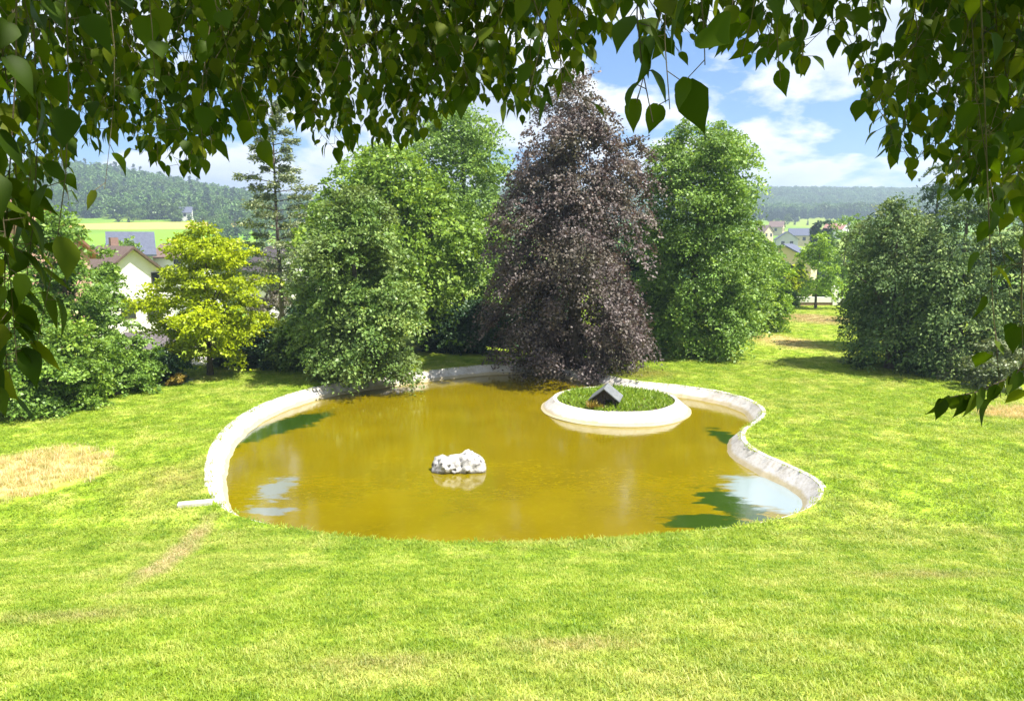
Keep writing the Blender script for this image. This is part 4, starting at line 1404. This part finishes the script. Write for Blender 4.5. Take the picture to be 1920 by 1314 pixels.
def hang_twig(px, tip_py, d, lsize, top_py=None, sway=0.11, spacing=0.030, start=0.0):
    tip = at_y(px, tip_py, d)
    topz = at_y(px, -120 if top_py is None else top_py, d)[2] + rb.uniform(0, 0.35)
    top = np.array([tip[0] + rb.normal(0, sway * 2), tip[1] + rb.normal(0, sway * 1.5), max(topz, tip[2] + 0.15)])
    n = 7
    pts = []
    ph = rb.uniform(0, 6.28, 2)
    for i in range(n):
        t = i / (n - 1)
        p = top * (1 - t) + tip * t
        e = t ** 1.6
        p[0] = top[0] * (1 - e) + tip[0] * e + 0.012 * math.sin(5 * t + ph[0])
        p[1] = top[1] * (1 - e) + tip[1] * e + 0.012 * math.sin(5 * t + ph[1])
        pts.append(p)
    TW.tube([loc(p) for p in pts], [0.0019 - 0.0012 * i / (n - 1) for i in range(n)], 4)
    pts = np.array(pts)
    seg = np.r_[0, np.cumsum(np.linalg.norm(np.diff(pts, axis=0), axis=1))]
    s = seg[-1] * start
    side = 1
    a0 = rb.uniform(0, 6.28)
    while s < seg[-1]:
        p = np.array([np.interp(s, seg, pts[:, k]) for k in range(3)])
        a = a0 + (math.pi if side > 0 else 0) + rb.normal(0, 0.9)
        h = np.array([math.cos(a), math.sin(a), 0])
        pet = h * rb.uniform(0.008, 0.035) + np.array([0, 0, rb.uniform(-0.022, 0.006)])
        ax = h * rb.uniform(0.15, 0.75) + np.array([0, 0, -rb.uniform(0.45, 1.0)])
        nn = h * rb.uniform(0.4, 1.0) + np.array([rb.normal(0, .45), rb.normal(0, .45), rb.uniform(0.0, 0.7)])
        LP.append(p + pet); LA.append(ax); LN.append(nn); LS.append(lsize * rb.uniform(0.6, 1.15))
        TW.tube([loc(p), loc(p + pet)], [0.0009, 0.0008], 3)
        side = -side
        s += spacing * rb.uniform(0.6, 1.5)


def spray(n, x0, x1, lim, dlo, dhi, ls, spacing=0.03):
    for i in range(n):
        px = rb.uniform(x0, x1)
        b_ = np.interp(px, BX, BY) + lim
        tip = b_ - rb.uniform(0, 60) if rb.random() < 0.4 else rb.uniform(-60, b_)
        d = np.interp(px, DX, DY) + rb.uniform(dlo, dhi)
        hang_twig(px, tip, d, ls * rb.uniform(0.72, 1.12), spacing=spacing)


spray(112, -120, 860, 0, -0.3, 1.0, 0.054, 0.022)
spray(84, 420, 860, -12, 0.2, 1.3, 0.056, 0.024)
spray(40, -120, 520, -15, 0.2, 1.3, 0.055, 0.024)
spray(52, 840, 1090, -5, -0.3, 0.9, 0.058, 0.024)
spray(26, 1165, 1530, -10, -0.2, 0.8, 0.058, 0.024)
spray(4, 1095, 1165, 0, 0.0, 0.5, 0.05)
spray(3, 1540, 1600, 0, 0.0, 0.5, 0.05)
spray(112, 1630, 2040, 0, -0.3, 1.2, 0.055, 0.024)
# single twigs that stand out
for (px, py, d, ls, sp_) in ((1225, 232, 1.05, 0.066, 0.040), (1262, 205, 1.10, 0.070, 0.045), (1195, 190, 1.15, 0.06, 0.05), (1310, 120, 1.05, 0.07, 0.05),
                             (1058, 190, 1.25, 0.052, 0.045), (1000, 175, 1.3, 0.05, 0.045), (1100, 215, 1.5, 0.045, 0.06),
                             (1385, 110, 1.3, 0.05, 0.06), (1480, 150, 1.35, 0.05, 0.05), (475, 265, 1.6, 0.06, 0.04), (300, 300, 1.5, 0.055, 0.05), (385, 300, 1.6, 0.05, 0.06),
                             (205, 355, 1.7, 0.05, 0.06), (115, 375, 1.6, 0.05, 0.05),
                             (0, 715, 1.12, 0.062, 0.022), (25, 680, 1.15, 0.064, 0.022), (-15, 750, 1.10, 0.062, 0.022), (45, 600, 1.2, 0.060, 0.026), (-45, 740, 1.1, 0.06, 0.022), (20, 745, 1.18, 0.060, 0.03),
                             (15, 560, 1.25, 0.06, 0.024), (70, 640, 1.15, 0.06, 0.07), (-30, 520, 1.1, 0.06, 0.024), (0, 480, 1.2, 0.06, 0.028)):
    hang_twig(px, py, d, ls, sway=0.03, spacing=sp_, start=0.0 if d > 1.2 else 0.25)
for (px, py, d, ls, sp_) in ((1885, 745, 1.5, 0.055, 0.06), (1912, 690, 1.45, 0.055, 0.05), (1935, 760, 1.5, 0.055, 0.05), (1905, 620, 1.6, 0.055, 0.05), (1880, 560, 1.8, 0.05, 0.06)):
    hang_twig(px, py, d, ls, sway=0.05, spacing=sp_, start=0.1)
# one spray reaches in sideways from the right
tp = [at_y(1960, 640, 1.5), at_y(1900, 705, 1.48), at_y(1830, 735, 1.46), at_y(1765, 748, 1.45)]
TW.tube([loc(p) for p in tp], [0.0024, 0.002, 0.0015, 0.001], 4)
for t in np.linspace(0.05, 1, 13):
    i = min(2, int(t * 3)); p = tp[i] + (tp[i + 1] - tp[i]) * (t * 3 - i)
    LP.append(p); LA.append(np.array([rb.normal(-0.2, 0.35), rb.normal(0, .3), -1.0])); LN.append(np.array([rb.normal(0, .5), -1, 0.4])); LS.append(0.05 * rb.uniform(0.75, 1.15))

LP, LA, LN, LS = np.array(LP), norm(np.array(LA)), np.array(LN), np.array(LS)
LB = norm(np.cross(LA, LN)); LC = np.cross(LB, LA)
vis = in_view(LP, 0.02)
LP, LA, LB, LC, LS = [a_[in_view(LP, 0.35)] for a_ in (LP, LA, LB, LC, LS)]
vis = in_view(LP, -0.02)
app = np.where(vis, LS / (LP[:, 1] + 0.01), 0)
order = np.argsort(-app)
single, rest = order[:300], order[300:]
tws = TW.build('twigs', M['twig'], birch)
prop(tws, kind='stuff')
LMESH = []
for k, (tv, tf) in enumerate(TEMPL):
    for q_ in range(2):
        me = fast_mesh('leaf', tv, tf, LM['birch'], True, np.full(len(tf), rb.random()))
        LMESH.append(me)
for n_i, i in enumerate(single):
    o = bpy.data.objects.new('leaf', LMESH[int(rb.integers(len(LMESH)))])
    COL.objects.link(o)
    o.parent = birch
    s = float(LS[i])
    X, Y_, Z_ = LB[i] * s, LA[i] * s, LC[i] * s
    p = loc(LP[i])
    o.matrix_local = Matrix(((X[0], Y_[0], Z_[0], p[0]), (X[1], Y_[1], Z_[1], p[1]), (X[2], Y_[2], Z_[2], p[2]), (0, 0, 0, 1)))
V, Fq, T_ = [], [], []
nb = 0
pick = rb.integers(0, len(TEMPL), len(rest))
for k, (tv, tf) in enumerate(TEMPL):
    ii = rest[pick == k]
    s = LS[ii][:, None, None]
    v = loc(LP[ii])[:, None, :] + s * (tv[None, :, 0:1] * LB[ii][:, None, :] + tv[None, :, 1:2] * LA[ii][:, None, :] + tv[None, :, 2:3] * LC[ii][:, None, :])
    f = tf[None] + (np.arange(len(ii)) * len(tv))[:, None, None] + nb
    V.append(v.reshape(-1, 3)); Fq.append(f.reshape(-1, 4)); nb += len(ii) * len(tv)
    T_.append(np.repeat(rb.random(len(ii)), len(tf)))
fo = link('foliage', fast_mesh('foliage', np.vstack(V), np.vstack(Fq), LM['birch'], True, np.concatenate(T_)), birch)
prop(fo, kind='stuff')
# the crown above the picture, which shades the hanging twigs
n_ = 300
C = np.c_[rb.uniform(-3.6, 4.8, n_), rb.uniform(-3.6, 2.4, n_), rb.uniform(7.9, 10.2, n_)]
v, f, ti = boughs_to_leaves(C - BO, norm(np.c_[C[:, 0] + 0.5, C[:, 1] + 1, 0 * C[:, 0] + .3]), rb.uniform(0.45, 0.8, n_), 95, 0.10, 0.5, 0.8, 0.3, 0.4)
cr = link('crown', fast_mesh('crown', v, f, LM['birch'], False, ti), birch)
prop(cr, kind='stuff')

# ------------------------------------------------------------------ air
hz = MB().box(-4600, 4600, -70, 5600, -40, 190).build('haze', M['rubber'])
hm, ht, ho = newmat('summer_haze')
pv = ht.nodes.new('ShaderNodeVolumePrincipled')
pv.inputs['Color'].default_value = (0.62, 0.78, 1.0, 1)
pv.inputs['Density'].default_value = 0.00055
pv.inputs['Anisotropy'].default_value = 0.2
ht.links.new(pv.outputs[0], ho.inputs['Volume'])
hz.data.materials.clear(); hz.data.materials.append(hm)
prop(hz, kind='stuff')
